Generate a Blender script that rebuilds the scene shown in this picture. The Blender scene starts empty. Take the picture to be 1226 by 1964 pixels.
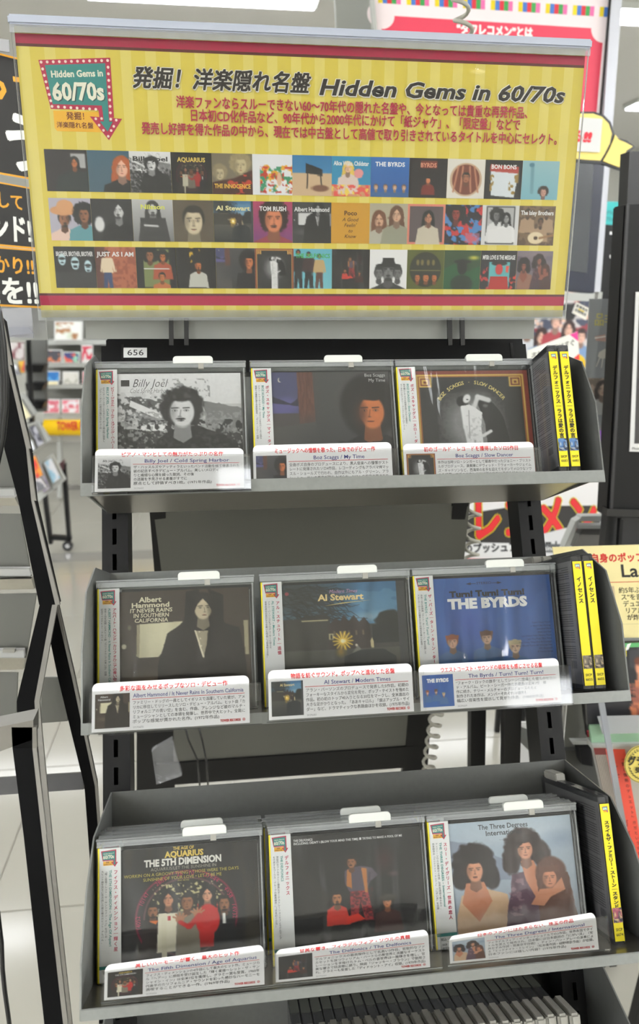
import bpy, bmesh, math, random
import numpy as np
from mathutils import Vector, Matrix
random.seed(7); rng = np.random.RandomState(11)
SC = bpy.context.scene; COL = SC.collection

# ------------------------------------------------------------------ camera, world, lights, exposure
W_, H_ = 1226.0, 1964.0
FPX = 1457.0
PIT, YAW, ROL = math.radians(15.884), math.radians(6.94), math.radians(.135)
EYE = Vector((0, 0, 1.45))
cy_, sy_, cp_, sp_ = math.cos(YAW), math.sin(YAW), math.cos(PIT), math.sin(PIT)
FW = Vector((sy_*cp_, cy_*cp_, -sp_)); R0 = Vector((cy_, -sy_, 0)); U0 = R0.cross(FW)
RT = R0*math.cos(ROL) + U0*math.sin(ROL); UP = U0*math.cos(ROL) - R0*math.sin(ROL)
cam = bpy.data.objects.new('camera', bpy.data.cameras.new('camera')); COL.objects.link(cam)
cam.matrix_world = Matrix(((RT.x, UP.x, -FW.x, EYE.x), (RT.y, UP.y, -FW.y, EYE.y), (RT.z, UP.z, -FW.z, EYE.z), (0, 0, 0, 1)))
cam.data.sensor_fit = 'VERTICAL'; cam.data.sensor_height = 36; cam.data.sensor_width = 36*W_/H_
cam.data.lens = FPX*36/H_; cam.data.clip_start = .02; cam.data.clip_end = 100
cam.data.dof.use_dof = True; cam.data.dof.focus_distance = .74; cam.data.dof.aperture_fstop = 7.5
SC.camera = cam
SC.view_settings.view_transform = 'Standard'; SC.view_settings.look = 'None'
SC.view_settings.gamma = 1; SC.view_settings.exposure = 0.06
try: SC.view_settings.use_curve_mapping = False
except Exception: pass
SC.cycles.transparent_max_bounces = 32; SC.cycles.max_bounces = 8; SC.cycles.caustics_reflective = False
wd = bpy.data.worlds.new('world'); SC.world = wd; wd.use_nodes = True
wd.node_tree.nodes['Background'].inputs[0].default_value = (1, .98, .94, 1)
wd.node_tree.nodes['Background'].inputs[1].default_value = .35
LAMP_E = 16.0     # ceiling panel strength

def at(x, y, Y):
    """point of the vertical plane Y that the photo shows at pixel x, y"""
    d = FW + (x-W_/2)/FPX*RT - (y-H_/2)/FPX*UP
    return EYE + d*(Y/d.y)
def atz(x, y, z):
    d = FW + (x-W_/2)/FPX*RT - (y-H_/2)/FPX*UP
    return EYE + d*((z-EYE.z)/d.z)

# ------------------------------------------------------------------ materials
def lin(c):
    c = np.clip(np.asarray(c, float), 0, 1)
    return np.where(c <= .04045, c/12.92, ((c+.055)/1.055)**2.4)
def rgb(r, g, b): return (r/255., g/255., b/255.)
MATS = {}
def mat(name, col=(.5, .5, .5), rough=.5, metal=0, spec=.5, noise=0, nscale=40, bump=0, stretch=None, emit=0, coat=0):
    if name in MATS: return MATS[name]
    m = bpy.data.materials.new(name); m.use_nodes = True; nt = m.node_tree; b = nt.nodes['Principled BSDF']
    c = tuple(lin(col))+(1,)
    b.inputs['Base Color'].default_value = c; b.inputs['Roughness'].default_value = rough
    b.inputs['Metallic'].default_value = metal; b.inputs['Specular IOR Level'].default_value = spec
    b.inputs['Coat Weight'].default_value = coat; b.inputs['Coat Roughness'].default_value = .05
    if emit:
        b.inputs['Emission Color'].default_value = c; b.inputs['Emission Strength'].default_value = emit
    if noise or bump:
        tc = nt.nodes.new('ShaderNodeTexCoord'); mp = nt.nodes.new('ShaderNodeMapping'); nz = nt.nodes.new('ShaderNodeTexNoise')
        nz.inputs['Scale'].default_value = nscale; nz.inputs['Detail'].default_value = 4
        if stretch: mp.inputs['Scale'].default_value = stretch
        nt.links.new(tc.outputs['Object'], mp.inputs[0]); nt.links.new(mp.outputs[0], nz.inputs['Vector'])
        if noise:
            mx = nt.nodes.new('ShaderNodeMix'); mx.data_type = 'RGBA'
            mx.inputs[6].default_value = tuple(lin(np.array(col)*(1-noise)))+(1,)
            mx.inputs[7].default_value = tuple(lin(np.clip(np.array(col)*(1+noise), 0, 1)))+(1,)
            nt.links.new(nz.outputs[0], mx.inputs[0]); nt.links.new(mx.outputs[2], b.inputs['Base Color'])
        if bump:
            bp = nt.nodes.new('ShaderNodeBump'); bp.inputs['Strength'].default_value = bump; bp.inputs['Distance'].default_value = .002
            nt.links.new(nz.outputs[0], bp.inputs['Height']); nt.links.new(bp.outputs[0], b.inputs['Normal'])
    MATS[name] = m; return m
def clear(name, tint=(1, 1, 1), rough=.03, ior=1.45, bump=0, nscale=20, stretch=(1, 1, 1), haze=0, dist=.004):
    if name in MATS: return MATS[name]
    m = bpy.data.materials.new(name); m.use_nodes = True; nt = m.node_tree; nt.nodes.clear()
    o = nt.nodes.new('ShaderNodeOutputMaterial'); mx = nt.nodes.new('ShaderNodeMixShader')
    tr = nt.nodes.new('ShaderNodeBsdfTransparent'); tr.inputs[0].default_value = tuple(tint)+(1,)
    gl = nt.nodes.new('ShaderNodeBsdfGlossy'); gl.inputs['Roughness'].default_value = rough
    fr = nt.nodes.new('ShaderNodeFresnel'); fr.inputs[0].default_value = ior
    nt.links.new(fr.outputs[0], mx.inputs[0]); nt.links.new(gl.outputs[0], mx.inputs[2])
    if haze:
        df = nt.nodes.new('ShaderNodeBsdfDiffuse'); df.inputs[0].default_value = (.8, .82, .84, 1)
        m2 = nt.nodes.new('ShaderNodeMixShader'); m2.inputs[0].default_value = haze
        nt.links.new(tr.outputs[0], m2.inputs[1]); nt.links.new(df.outputs[0], m2.inputs[2]); nt.links.new(m2.outputs[0], mx.inputs[1])
    else: nt.links.new(tr.outputs[0], mx.inputs[1])
    nt.links.new(mx.outputs[0], o.inputs[0])
    if bump:
        tc = nt.nodes.new('ShaderNodeTexCoord'); mp = nt.nodes.new('ShaderNodeMapping'); nz = nt.nodes.new('ShaderNodeTexNoise')
        mp.inputs['Scale'].default_value = stretch; nz.inputs['Scale'].default_value = nscale; nz.inputs['Detail'].default_value = 2
        nz.inputs['Distortion'].default_value = .6
        bp = nt.nodes.new('ShaderNodeBump'); bp.inputs['Strength'].default_value = bump; bp.inputs['Distance'].default_value = dist
        nt.links.new(tc.outputs['Object'], mp.inputs[0]); nt.links.new(mp.outputs[0], nz.inputs['Vector'])
        nt.links.new(nz.outputs[0], bp.inputs['Height']); nt.links.new(bp.outputs[0], gl.inputs['Normal']); nt.links.new(bp.outputs[0], fr.inputs['Normal'])
    MATS[name] = m; return m
def printed(name='printed_paper', rough=.45, coat=0, dens=1.0):
    if name in MATS: return MATS[name]
    m = bpy.data.materials.new(name); m.use_nodes = True; nt = m.node_tree; b = nt.nodes['Principled BSDF']
    a = nt.nodes.new('ShaderNodeAttribute'); a.attribute_name = 'ink'
    sc_ = nt.nodes.new('ShaderNodeVectorMath'); sc_.operation = 'SCALE'; sc_.inputs['Scale'].default_value = dens
    nt.links.new(a.outputs['Color'], sc_.inputs[0]); nt.links.new(sc_.outputs[0], b.inputs['Base Color'])
    b.inputs['Roughness'].default_value = rough; b.inputs['Coat Weight'].default_value = coat
    MATS[name] = m; return m
M_BLACK = mat('black_powder_coated_steel', rgb(13, 13, 14), .42, 0, .28, noise=.08, nscale=60)
M_BLACKG = mat('black_gloss_steel', rgb(22, 22, 23), .25, 0, .5)
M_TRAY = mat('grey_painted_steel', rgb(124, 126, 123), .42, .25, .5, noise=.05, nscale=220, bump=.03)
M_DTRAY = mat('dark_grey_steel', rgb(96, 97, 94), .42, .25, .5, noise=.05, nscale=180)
M_UNDER = mat('bare_grey_steel', rgb(150, 147, 138), .28, .85, .5, noise=.04, nscale=200)
M_WHITEP = mat('white_plastic', rgb(204, 206, 200), .35)
M_GREYP = mat('grey_plastic', rgb(146, 144, 136), .4, noise=.1, nscale=60)
M_CLEAR = clear('clear_acrylic')
M_CASE = clear('clear_case_plastic', (.985, .99, .985), .05, 1.3, haze=.01)
M_EDGE = clear('edge_highlight_plastic', (.9, .92, .9), .12, 1.5, haze=.2)  # clear plastic whitened by haze to imitate bright highlights along the case edges
M_WRAP = clear('cellophane_wrap', (1, 1, 1), .07, 1.45, bump=.9, nscale=9, stretch=(3.2, .6, .6), dist=.006)
M_PRINT = printed(); M_SIGN = printed('sign_paper', .35, 0, .65); M_COVER = printed('cover_paper', .4, 0, 1.0)
M_PAPER = mat('white_card', rgb(220, 220, 219), .5)
M_DARKP = mat('black_case_plastic', rgb(26, 26, 28), .3)
M_LGREY = mat('light_grey_board', rgb(176, 178, 174), .4, .1, noise=.03)
M_COIL = mat('grey_coil_rubber', rgb(160, 158, 146), .45)
M_CHROME = mat('metal_wheel', rgb(170, 170, 170), .25, 1)

# ------------------------------------------------------------------ object helpers
def link(name, me, parent=None, m=None):
    o = bpy.data.objects.new(name, me); COL.objects.link(o)
    if m is not None and me is not None and not me.materials: me.materials.append(m)
    if parent is not None: o.parent = parent
    return o
def tag(o, label, cat, group=None):
    o['label'] = label; o['category'] = cat
    if group: o['group'] = group
    return o
def thing(name, loc, label, cat, group=None):
    o = bpy.data.objects.new(name, None); COL.objects.link(o); o.location = loc; o.empty_display_size = .05
    return tag(o, label, cat, group)
def org(parent):
    v = Vector((0, 0, 0))
    while parent is not None: v = v + parent.location; parent = parent.parent
    return v
def mesh(name, verts, faces, m, parent=None, smooth=False, bevel=0, seg=2):
    off = org(parent)
    me = bpy.data.meshes.new(name)
    bm = bmesh.new()
    vs = [bm.verts.new(Vector(v)-off) for v in verts]
    for f in faces:
        try: bm.faces.new([vs[i] for i in f])
        except ValueError: pass
    bmesh.ops.recalc_face_normals(bm, faces=bm.faces)
    if bevel: bmesh.ops.bevel(bm, geom=list(bm.edges), offset=bevel, segments=seg, affect='EDGES', clamp_overlap=True)
    bm.to_mesh(me); bm.free()
    if smooth:
        for p in me.polygons: p.use_smooth = True
    return link(name, me, parent, m)
BOXF = [(0, 1, 2, 3), (7, 6, 5, 4), (0, 4, 5, 1), (1, 5, 6, 2), (2, 6, 7, 3), (3, 7, 4, 0)]
def slab(name, quad, th, m, parent=None, bevel=0, back=None):
    """box with front face quad (TL,TR,BR,BL) and thickness th going away from the reader"""
    q = [Vector(p) for p in quad]
    n = (q[1]-q[0]).cross(q[3]-q[0]).normalized() if back is None else Vector(back).normalized()
    return mesh(name, q+[p+n*th for p in q], BOXF, m, parent, bevel=bevel)
def prism(name, pts, vec, m, parent=None, bevel=0):
    n = len(pts); pts = [Vector(p) for p in pts]; vec = Vector(vec)
    f = [tuple(range(n)), tuple(range(2*n-1, n-1, -1))]+[(i, (i+1) % n, (i+1) % n+n, i+n) for i in range(n)]
    return mesh(name, pts+[p+vec for p in pts], f, m, parent, bevel=bevel)
def join_parts(name, pieces, m, parent=None):
    """pieces: list of (verts, faces) joined into one mesh"""
    V, F = [], []
    for v, f in pieces:
        b = len(V); V += list(v); F += [tuple(i+b for i in q) for q in f]
    return mesh(name, V, F, m, parent)
def slab_vf(quad, th):
    q = [Vector(p) for p in quad]; n = (q[1]-q[0]).cross(q[3]-q[0]).normalized()
    return q+[p+n*th for p in q], BOXF
def bar_vf(a, b, w, d, side=None):
    a, b = Vector(a), Vector(b); t = (b-a).normalized()
    s = Vector(side) if side is not None else Vector((1, 0, 0)); s = (s-t*s.dot(t)).normalized(); k = t.cross(s).normalized()
    q = [a+s*(w/2*i)+k*(d/2*j) for i, j in ((-1, -1), (1, -1), (1, 1), (-1, 1))]
    q2 = [p+(b-a) for p in q]
    return q+q2, BOXF
def bar(name, a, b, w, d, m, parent=None, side=None, bevel=0):
    v, f = bar_vf(a, b, w, d, side); return mesh(name, v, f, m, parent, bevel=bevel)
def tube(name, pts, r, m, parent=None, seg=8):
    pts = [Vector(p) for p in pts]; V, F = [], []; up = Vector((.13, .2, 1)).normalized()
    for i, p in enumerate(pts):
        t = (pts[min(i+1, len(pts)-1)]-pts[max(i-1, 0)]).normalized()
        s = t.cross(up)
        if s.length < 1e-4: s = t.cross(Vector((1, 0, 0)))
        s.normalize(); k = t.cross(s)
        for j in range(seg):
            a = 2*math.pi*j/seg; V.append(p+s*(r*math.cos(a))+k*(r*math.sin(a)))
    for i in range(len(pts)-1):
        for j in range(seg):
            F.append((i*seg+j, i*seg+(j+1) % seg, (i+1)*seg+(j+1) % seg, (i+1)*seg+j))
    F.append(tuple(range(seg))); F.append(tuple(range((len(pts)-1)*seg, len(pts)*seg)))
    return mesh(name, V, F, m, parent, smooth=True)
def dup(root, d, label=None, group=None):
    r = root.copy(); COL.objects.link(r); r.location = root.location+Vector(d)
    if label: r['label'] = label
    if group: r['group'] = group
    for ch in list(root.children):
        c = ch.copy(); COL.objects.link(c); c.parent = r
        for g in ch.children:
            e = g.copy(); COL.objects.link(e); e.parent = c
    return r

# ------------------------------------------------------------------ painted canvases (colour grids) and flat prints
class Cv:
    def __init__(s, w, h, bg, view=None):
        s.w, s.h = w*2, h*2; s.asp = h/w
        s.v = view or (0, 0, 1, s.asp)   # the picture space that the canvas spans
        x0, y0, x1, y1 = s.v
        s.X, s.Y = np.meshgrid(x0+(np.arange(s.w)+.5)/s.w*(x1-x0), y0+(np.arange(s.h)+.5)/s.h*(y1-y0))
        s.u = (x1-x0); s.C = np.zeros((s.h, s.w, 3)); s.C[:] = bg
    def nz(s, sc, seed=0, sx=1, sy=1):
        r = np.random.RandomState(seed); out = 0; amp = 1; tot = 0
        for o in range(3):
            gx, gy = max(2, int(sc*sx*2**o)), max(2, int(sc*sy*2**o)); g = r.rand(gy+2, gx+2)
            fx = (s.X-s.v[0])/(s.v[2]-s.v[0])*gx; fy = (s.Y-s.v[1])/(s.v[3]-s.v[1])*gy
            ix = np.clip(fx.astype(int), 0, gx); iy = np.clip(fy.astype(int), 0, gy); tx = fx-ix; ty = fy-iy
            tx = tx*tx*(3-2*tx); ty = ty*ty*(3-2*ty)
            v = (g[iy, ix]*(1-tx)+g[iy, ix+1]*tx)*(1-ty)+(g[iy+1, ix]*(1-tx)+g[iy+1, ix+1]*tx)*ty
            out = out+v*amp; tot += amp; amp *= .5
        return out/tot
    def blend(s, m, col):
        m = np.clip(m, 0, 1)[..., None]; s.C = s.C*(1-m)+np.asarray(col)*m; return s
    def ell(s, cx, cy, rx, ry, col, soft=.06, rot=0, a=1, rough=0, seed=1, nsc=12):
        c, n = math.cos(rot), math.sin(rot); x = s.X-cx; y = s.Y-cy
        d = np.sqrt(((x*c+y*n)/rx)**2+((-x*n+y*c)/ry)**2)
        if rough: d = d+(s.nz(nsc, seed)-.5)*rough
        return s.blend((1-d)/soft*a if soft < 1 else a*np.clip(1-d, 0, 1), col) if a == 1 else s.blend(np.clip((1-d)/soft, 0, 1)*a, col)
    def poly(s, pts, col, a=1, rough=0, seed=2, nsc=14):
        X, Y = s.X, s.Y
        if rough: X = X+(s.nz(nsc, seed)-.5)*rough; Y = Y+(s.nz(nsc, seed+9)-.5)*rough
        ins = np.zeros(X.shape, bool); n = len(pts)
        for i in range(n):
            x1, y1 = pts[i]; x2, y2 = pts[(i+1) % n]
            if y1 == y2: continue
            c = ((y1 > Y) != (y2 > Y)) & (X < (x2-x1)*(Y-y1)/(y2-y1)+x1); ins ^= c
        return s.blend(ins*float(a), col)
    def rect(s, x0, y0, x1, y1, col, a=1): return s.blend(((s.X > x0) & (s.X < x1) & (s.Y > y0) & (s.Y < y1))*float(a), col)
    def line(s, x0, y0, x1, y1, w, col, a=1):
        dx, dy = x1-x0, y1-y0; L = dx*dx+dy*dy+1e-12
        t = np.clip(((s.X-x0)*dx+(s.Y-y0)*dy)/L, 0, 1); d = np.hypot(s.X-x0-t*dx, s.Y-y0-t*dy)
        return s.blend((1-d/w)*2*a, col)
    def vgrad(s, c0, c1, y0=None, y1=None):
        y0 = s.v[1] if y0 is None else y0; y1 = s.v[3] if y1 is None else y1
        t = np.clip((s.Y-y0)/(y1-y0), 0, 1)[..., None]; m = ((s.Y >= y0) & (s.Y <= y1))[..., None]
        s.C = np.where(m, np.asarray(c0)*(1-t)+np.asarray(c1)*t, s.C); return s
    def speck(s, sc, thr, col, seed=3, box=None, a=1, sx=1, sy=1):
        m = (s.nz(sc, seed, sx, sy) > thr).astype(float)*a
        if box: m = m*((s.X > box[0]) & (s.X < box[2]) & (s.Y > box[1]) & (s.Y < box[3]))
        return s.blend(m, col)
    def mottle(s, amp, sc=20, seed=5):
        s.C = np.clip(s.C+(s.nz(sc, seed)-.5)[..., None]*amp, 0, 1); return s
    def out(s):
        c = s.C.reshape(s.h//2, 2, s.w//2, 2, 3).mean((1, 3)); return np.clip(c, 0, 1)
def face(c, x, y, h, skin, hair, style='short', dark=None, turn=0, beard=0, cloth=None, seed=1, body=True, hat=None):
    """a generic head and shoulders: x,y face centre, h face height"""
    skin = np.array(skin); hair = np.array(hair); sh = skin*.62; dark = np.array(dark if dark is not None else hair)
    if style == 'afro': c.ell(x, y-h*.12, h*.86, h*.86, hair, .12, rough=.25, seed=seed, nsc=26)
    elif style == 'long':
        c.ell(x, y-h*.08, h*.56, h*.68, hair, .1, rough=.1, seed=seed); c.poly([(x-h*.56, y-h*.1), (x+h*.56, y-h*.1), (x+h*.66, y+h*.95), (x-h*.66, y+h*.95)], hair, rough=h*.1, seed=seed)
    elif style == 'curly': c.ell(x, y-h*.16, h*.66, h*.7, hair, .12, rough=.3, seed=seed, nsc=24)
    else: c.ell(x, y-h*.14, h*.46, h*.52, hair, .12, rough=.12, seed=seed)
    if body and cloth is not None:
        c.poly([(x-h*.28, y+h*.62), (x+h*.28, y+h*.62), (x+h*1.0, y+h*.95), (x+h*1.25, y+h*2.6), (x-h*1.25, y+h*2.6), (x-h*1.0, y+h*.95)], cloth, rough=h*.06, seed=seed)
    c.poly([(x-h*.2, y+h*.25), (x+h*.2, y+h*.25), (x+h*.26, y+h*.78), (x, y+h*.95), (x-h*.26, y+h*.78)], sh)
    c.ell(x, y, h*.37, h*.5, skin, .16)
    c.ell(x-h*.27*(1 if turn <= 0 else -1), y+h*.02, h*.17, h*.42, sh, .9, a=.65)
    e = turn*h*.05
    for s_ in (-1, 1):
        ex = x+s_*h*.155+e
        c.ell(ex, y-h*.05, h*.1, h*.045, sh*.7, .5, a=.8); c.ell(ex, y-h*.045, h*.06, h*.026, (.8*skin+.18), .3); c.ell(ex, y-h*.045, h*.026, h*.028, dark*.5, .3)
        c.line(ex-h*.09, y-h*.125, ex+h*.09, y-h*.135, h*.022, dark)
    c.line(x+e, y-h*.06, x+e*1.6, y+h*.12, h*.02, sh, .8); c.ell(x+e*1.5, y+h*.14, h*.07, h*.03, sh*.85, .6, a=.9)
    c.ell(x, y-h*.3, h*.2, h*.1, np.clip(skin*1.15, 0, 1), .9, a=.35); c.ell(x+h*.12, y+h*.1, h*.09, h*.1, np.clip(skin*1.12, 0, 1), .9, a=.35)
    c.ell(x+e, y+h*.275, h*(.09 if not beard & 1 else .065), h*.026, skin*np.array((.72, .42, .42)) if skin[0]-skin[2] > .08 else sh*.6, .3)
    c.line(x+e-h*.09, y+h*.272, x+e+h*.09, y+h*.272, h*.01, dark*.6)
    if beard & 1: c.ell(x+e, y+h*.215, h*.15, h*.045, dark, .4, rough=.3, seed=seed+3, nsc=40)
    if beard & 2:
        c.ell(x+e, y+h*.42, h*.22, h*.12, dark, .4, a=.85)
    if style in ('long', 'fringe'):
        c.poly([(x-h*.44, y-h*.5), (x+h*.04, y-h*.5), (x-h*.2, y-h*.22), (x-h*.33, y+h*.05), (x-h*.42, y+h*.4)], hair)
        c.poly([(x+h*.44, y-h*.5), (x-h*.04, y-h*.5), (x+h*.2, y-h*.22), (x+h*.33, y+h*.05), (x+h*.42, y+h*.4)], hair)
    else: c.ell(x, y-h*.46, h*.36, h*.15, hair, .3, rough=.35, seed=seed+5, nsc=36)
    hm = (np.abs(c.C-hair).sum(-1) < .03) & (np.abs(c.X-x) < h) & (np.abs(c.Y-y) < h*1.1)
    c.blend(hm*np.clip(c.nz(40, seed+1, 1.5, .6)*1.6-.6, 0, 1)*.5, np.clip(hair+.16, 0, 1))
    if hat is not None:
        c.ell(x, y-h*.3, h*.75, h*.13, hat, .1); c.poly([(x-h*.35, y-h*.3), (x-h*.3, y-h*.72), (x+h*.3, y-h*.72), (x+h*.35, y-h*.3)], hat)
    return c
def man(c, x, y, h, coat, legs, skin, hair=(.08, .06, .05)):
    """small standing figure, feet at y, height h"""
    c.poly([(x-h*.12, y-h*.82), (x+h*.12, y-h*.82), (x+h*.14, y-h*.45), (x-h*.14, y-h*.45)], coat)
    c.poly([(x-h*.1, y-h*.47), (x+h*.1, y-h*.47), (x+h*.12, y), (x+h*.03, y), (x, y-h*.3), (x-h*.04, y), (x-h*.13, y)], legs)
    c.line(x-h*.12, y-h*.78, x-h*.17, y-h*.5, h*.035, coat); c.line(x+h*.12, y-h*.78, x+h*.18, y-h*.5, h*.035, coat)
    c.ell(x, y-h*.93, h*.07, h*.08, hair, .2); c.ell(x, y-h*.91, h*.045, h*.06, skin, .2)
    return c

TXT = {}
def text_geo(s, bold, shear):
    k = (s, bold, shear)
    if k in TXT: return TXT[k]
    cu = bpy.data.curves.new('t', 'FONT'); cu.body = s; cu.size = 1; cu.offset = bold; cu.resolution_u = 2; cu.shear = shear
    o = bpy.data.objects.new('t', cu); COL.objects.link(o)
    dg = bpy.context.evaluated_depsgraph_get()
    me = bpy.data.meshes.new_from_object(o.evaluated_get(dg))
    bpy.data.objects.remove(o); bpy.data.curves.remove(cu)
    n = len(me.vertices); co = np.zeros(n*3); me.vertices.foreach_get('co', co)
    fs = [tuple(p.vertices) for p in me.polygons]
    bpy.data.meshes.remove(me)
    TXT[k] = (co.reshape(-1, 3)[:, :2], fs); return TXT[k]
ROTV = 'ー～|｜()（）「」『』–-—・…〜[]'
class Print:
    def __init__(s, w, h):
        s.w, s.h = float(w), float(h); s.V = []; s.F = []; s.K = []; s.n = 0; s.z = 0.0; s.dz = 3e-5
    def add(s, P, F, col):
        P = np.asarray(P, float); k = len(P)
        s.V.append(np.c_[P, np.full(k, s.z)]); s.F += [tuple(i+s.n for i in f) for f in F]
        c = lin(col); s.K.append(np.tile(c, (k, 1)) if np.ndim(c) == 1 else c); s.n += k
    def up(s): s.z += s.dz; return s
    def rect(s, x, y, w, h, col): s.up(); s.add([(x, y), (x+w, y), (x+w, y+h), (x, y+h)], [(0, 3, 2, 1)], col); return s
    def bg(s, col): return s.rect(0, 0, s.w, s.h, col)
    def poly(s, pts, col): s.up(); s.add(pts, [tuple(range(len(pts)))[::-1]], col); return s
    def disc(s, x, y, r, col, n=16, up=True, ry=None):
        if up: s.up()
        ry = ry or r; s.add([(x+r*math.cos(6.2832*i/n), y+ry*math.sin(6.2832*i/n)) for i in range(n)], [tuple(range(n))[::-1]], col); return s
    def ring(s, x, y, r0, r1, col, a0=0, a1=360, n=48, ry=1):
        s.up(); P = []; F = []
        for i in range(n+1):
            a = math.radians(a0+(a1-a0)*i/n); P += [(x+r0*math.cos(a), y+r0*ry*math.sin(a)), (x+r1*math.cos(a), y+r1*ry*math.sin(a))]
        for i in range(n): F.append((2*i, 2*i+2, 2*i+3, 2*i+1))
        s.add(P, F, col); return s
    def grid(s, C, x, y, w, h):
        s.up(); gh, gw = C.shape[:2]
        cx = np.linspace(0, gw-1, gw+1); cyy = np.linspace(0, gh-1, gh+1)
        ii = np.clip(np.round(cyy).astype(int), 0, gh-1); jj = np.clip(np.round(cx).astype(int), 0, gw-1)
        D = C[ii][:, jj]
        px, py = np.meshgrid(x+np.arange(gw+1)/gw*w, y+np.arange(gh+1)/gh*h)
        P = np.c_[px.ravel(), py.ravel()]
        r = np.arange(gh)[:, None]*(gw+1)+np.arange(gw)[None, :]; r = r.ravel()
        F = np.c_[r, r+gw+1, r+gw+2, r+1]
        s.add(P, [tuple(f) for f in F.tolist()], D.reshape(-1, 3)); return s
    def text(s, t, x, y, size, col, fit=None, bold=.012, shear=0, rot=0, align='l', up=True, sy=1):
        """baseline start at x,y (y down)"""
        if up: s.up()
        cjk = any(ord(ch) > 0x2e80 for ch in t); strikes = ((0, 0),)
        if cjk and bold > .008: strikes = tuple((a_*bold*.8, b_*bold*.8) for a_, b_ in (((-1, -1), (1, 1), (1, -1), (-1, 1)) if bold < .035 else [(math.cos(k*.7854)*q_*1.2, math.sin(k*.7854)*q_*1.2) for q_ in (.5, 1) for k in range(8)])); bold = 0
        elif cjk: bold = 0
        P, F = text_geo(t, bold, shear)
        if len(P) == 0: return s
        w = P[:, 0].max(); kx = size if fit is None else fit/w; ky = size*sy
        if align == 'c': x0 = -w*kx/2
        elif align == 'r': x0 = -w*kx
        else: x0 = 0
        a = P[:, 0]*kx+x0; b = -P[:, 1]*ky; c, n = math.cos(math.radians(rot)), math.sin(math.radians(rot))
        for i_, (sx_, sy_2) in enumerate(strikes):
            if i_: s.z += s.dz*.3
            a2, b2 = a+sx_*size, b+sy_2*size
            s.add(np.c_[x+a2*c-b2*n, y+a2*n+b2*c], F, col)
        return s
    def vtext(s, t, x, y, size, col, fit=None, bold=.012, kx=1):
        """vertical Japanese column, centre x, top y"""
        s.up(); step = size if fit is None else fit/len(t); ky = min(1, step/size)
        for i, ch in enumerate(t):
            if ch == ' ': continue
            P, F = text_geo(ch, bold if ord(ch) < 256 else 0, 0)
            if len(P) == 0: continue
            cy0 = y+(i+.5)*step
            if ch in ROTV:
                m0 = (P[:, 0].min()+P[:, 0].max())/2 if ch not in '「」『』' else .5; m1 = (P[:, 1].min()+P[:, 1].max())/2 if ch not in '「」『』' else .38
                a, b = P[:, 0]-m0, P[:, 1]-m1
                Q = np.c_[x+b*size*kx, cy0+a*size*ky]
            else:
                wch = max(P[:, 0].max(), .5) if ord(ch) < 256 else 1
                Q = np.c_[x+(P[:, 0]-wch/2)*size*kx, cy0-(P[:, 1]-.38)*size*ky]
            if ord(ch) >= 256 and bold > .008:
                for i_, (a_, b_) in enumerate(((-1, -1), (1, 1), (1, -1), (-1, 1))):
                    s.z += s.dz*.02; s.add(Q+np.array((a_, b_))*bold*.8*size, F, col)
            else: s.add(Q, F, col)
        return s
    def build(s, name, quad, parent=None, m=None, lift=0.0002):
        V = np.concatenate(s.V); K = np.concatenate(s.K)
        q = [np.array(p) for p in quad]; u = (V[:, 0]/s.w)[:, None]; v = (V[:, 1]/s.h)[:, None]
        n = -np.cross(q[1]-q[0], q[3]-q[0]); n = n/np.linalg.norm(n)
        P = q[0]*(1-u)*(1-v)+q[1]*u*(1-v)+q[2]*u*v+q[3]*(1-u)*v+n*(V[:, 2:3]+lift)-np.array(org(parent))
        me = bpy.data.meshes.new(name)
        me.from_pydata(P.tolist(), [], s.F)
        at_ = me.color_attributes.new('ink', 'FLOAT_COLOR', 'POINT')
        at_.data.foreach_set('color', np.c_[K, np.ones(len(K))].astype(np.float32).ravel())
        me.update()
        return link(name, me, parent, m or M_PRINT)

# frame of each leaning row of the rack: u to the right, v down the lean, n towards the reader (mm)
ROWS = {1: (-.1235, .7525, 1.45-.0625, .4391), 2: (-.1227, .6631, 1.45-.2499, .4402), 3: (-.1232, .5701, 1.45-.4518, .4704), 4: (-.1237, .4771, 1.45-.6537, .4704)}
COLS = {1: (0, 146.2, 289.4), 2: (0, 147.0, 290.9), 3: (0, 146.4, 289.4)}
FLOORV = {1: 127, 2: 120, 3: 113, 4: 112}
def R(k, u, v, n):
    x0, y0, z0, t = ROWS[k]; s, c = math.sin(t), math.cos(t)
    return Vector((x0+u/1000, y0-s*v/1000-c*n/1000, z0-c*v/1000+s*n/1000))
def Rbox(name, k, u0, u1, v0, v1, n0, n1, m, parent=None, bevel=0):
    q = [R(k, u0, v0, n1), R(k, u1, v0, n1), R(k, u1, v1, n1), R(k, u0, v1, n1), R(k, u0, v0, n0), R(k, u1, v0, n0), R(k, u1, v1, n0), R(k, u0, v1, n0)]
    return mesh(name, q, BOXF, m, parent, bevel=bevel)
def onrow(k, x, y, n):
    o = R(k, 0, 0, n); d = at(x, y, 1.0)-EYE; nn = R(k, 0, 0, 1)-R(k, 0, 0, 0)
    return EYE+d*((o-EYE).dot(nn)/d.dot(nn))
def Rquad(k, u0, u1, v0, v1, n): return [R(k, u0, v0, n), R(k, u1, v0, n), R(k, u1, v1, n), R(k, u0, v1, n)]
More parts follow.
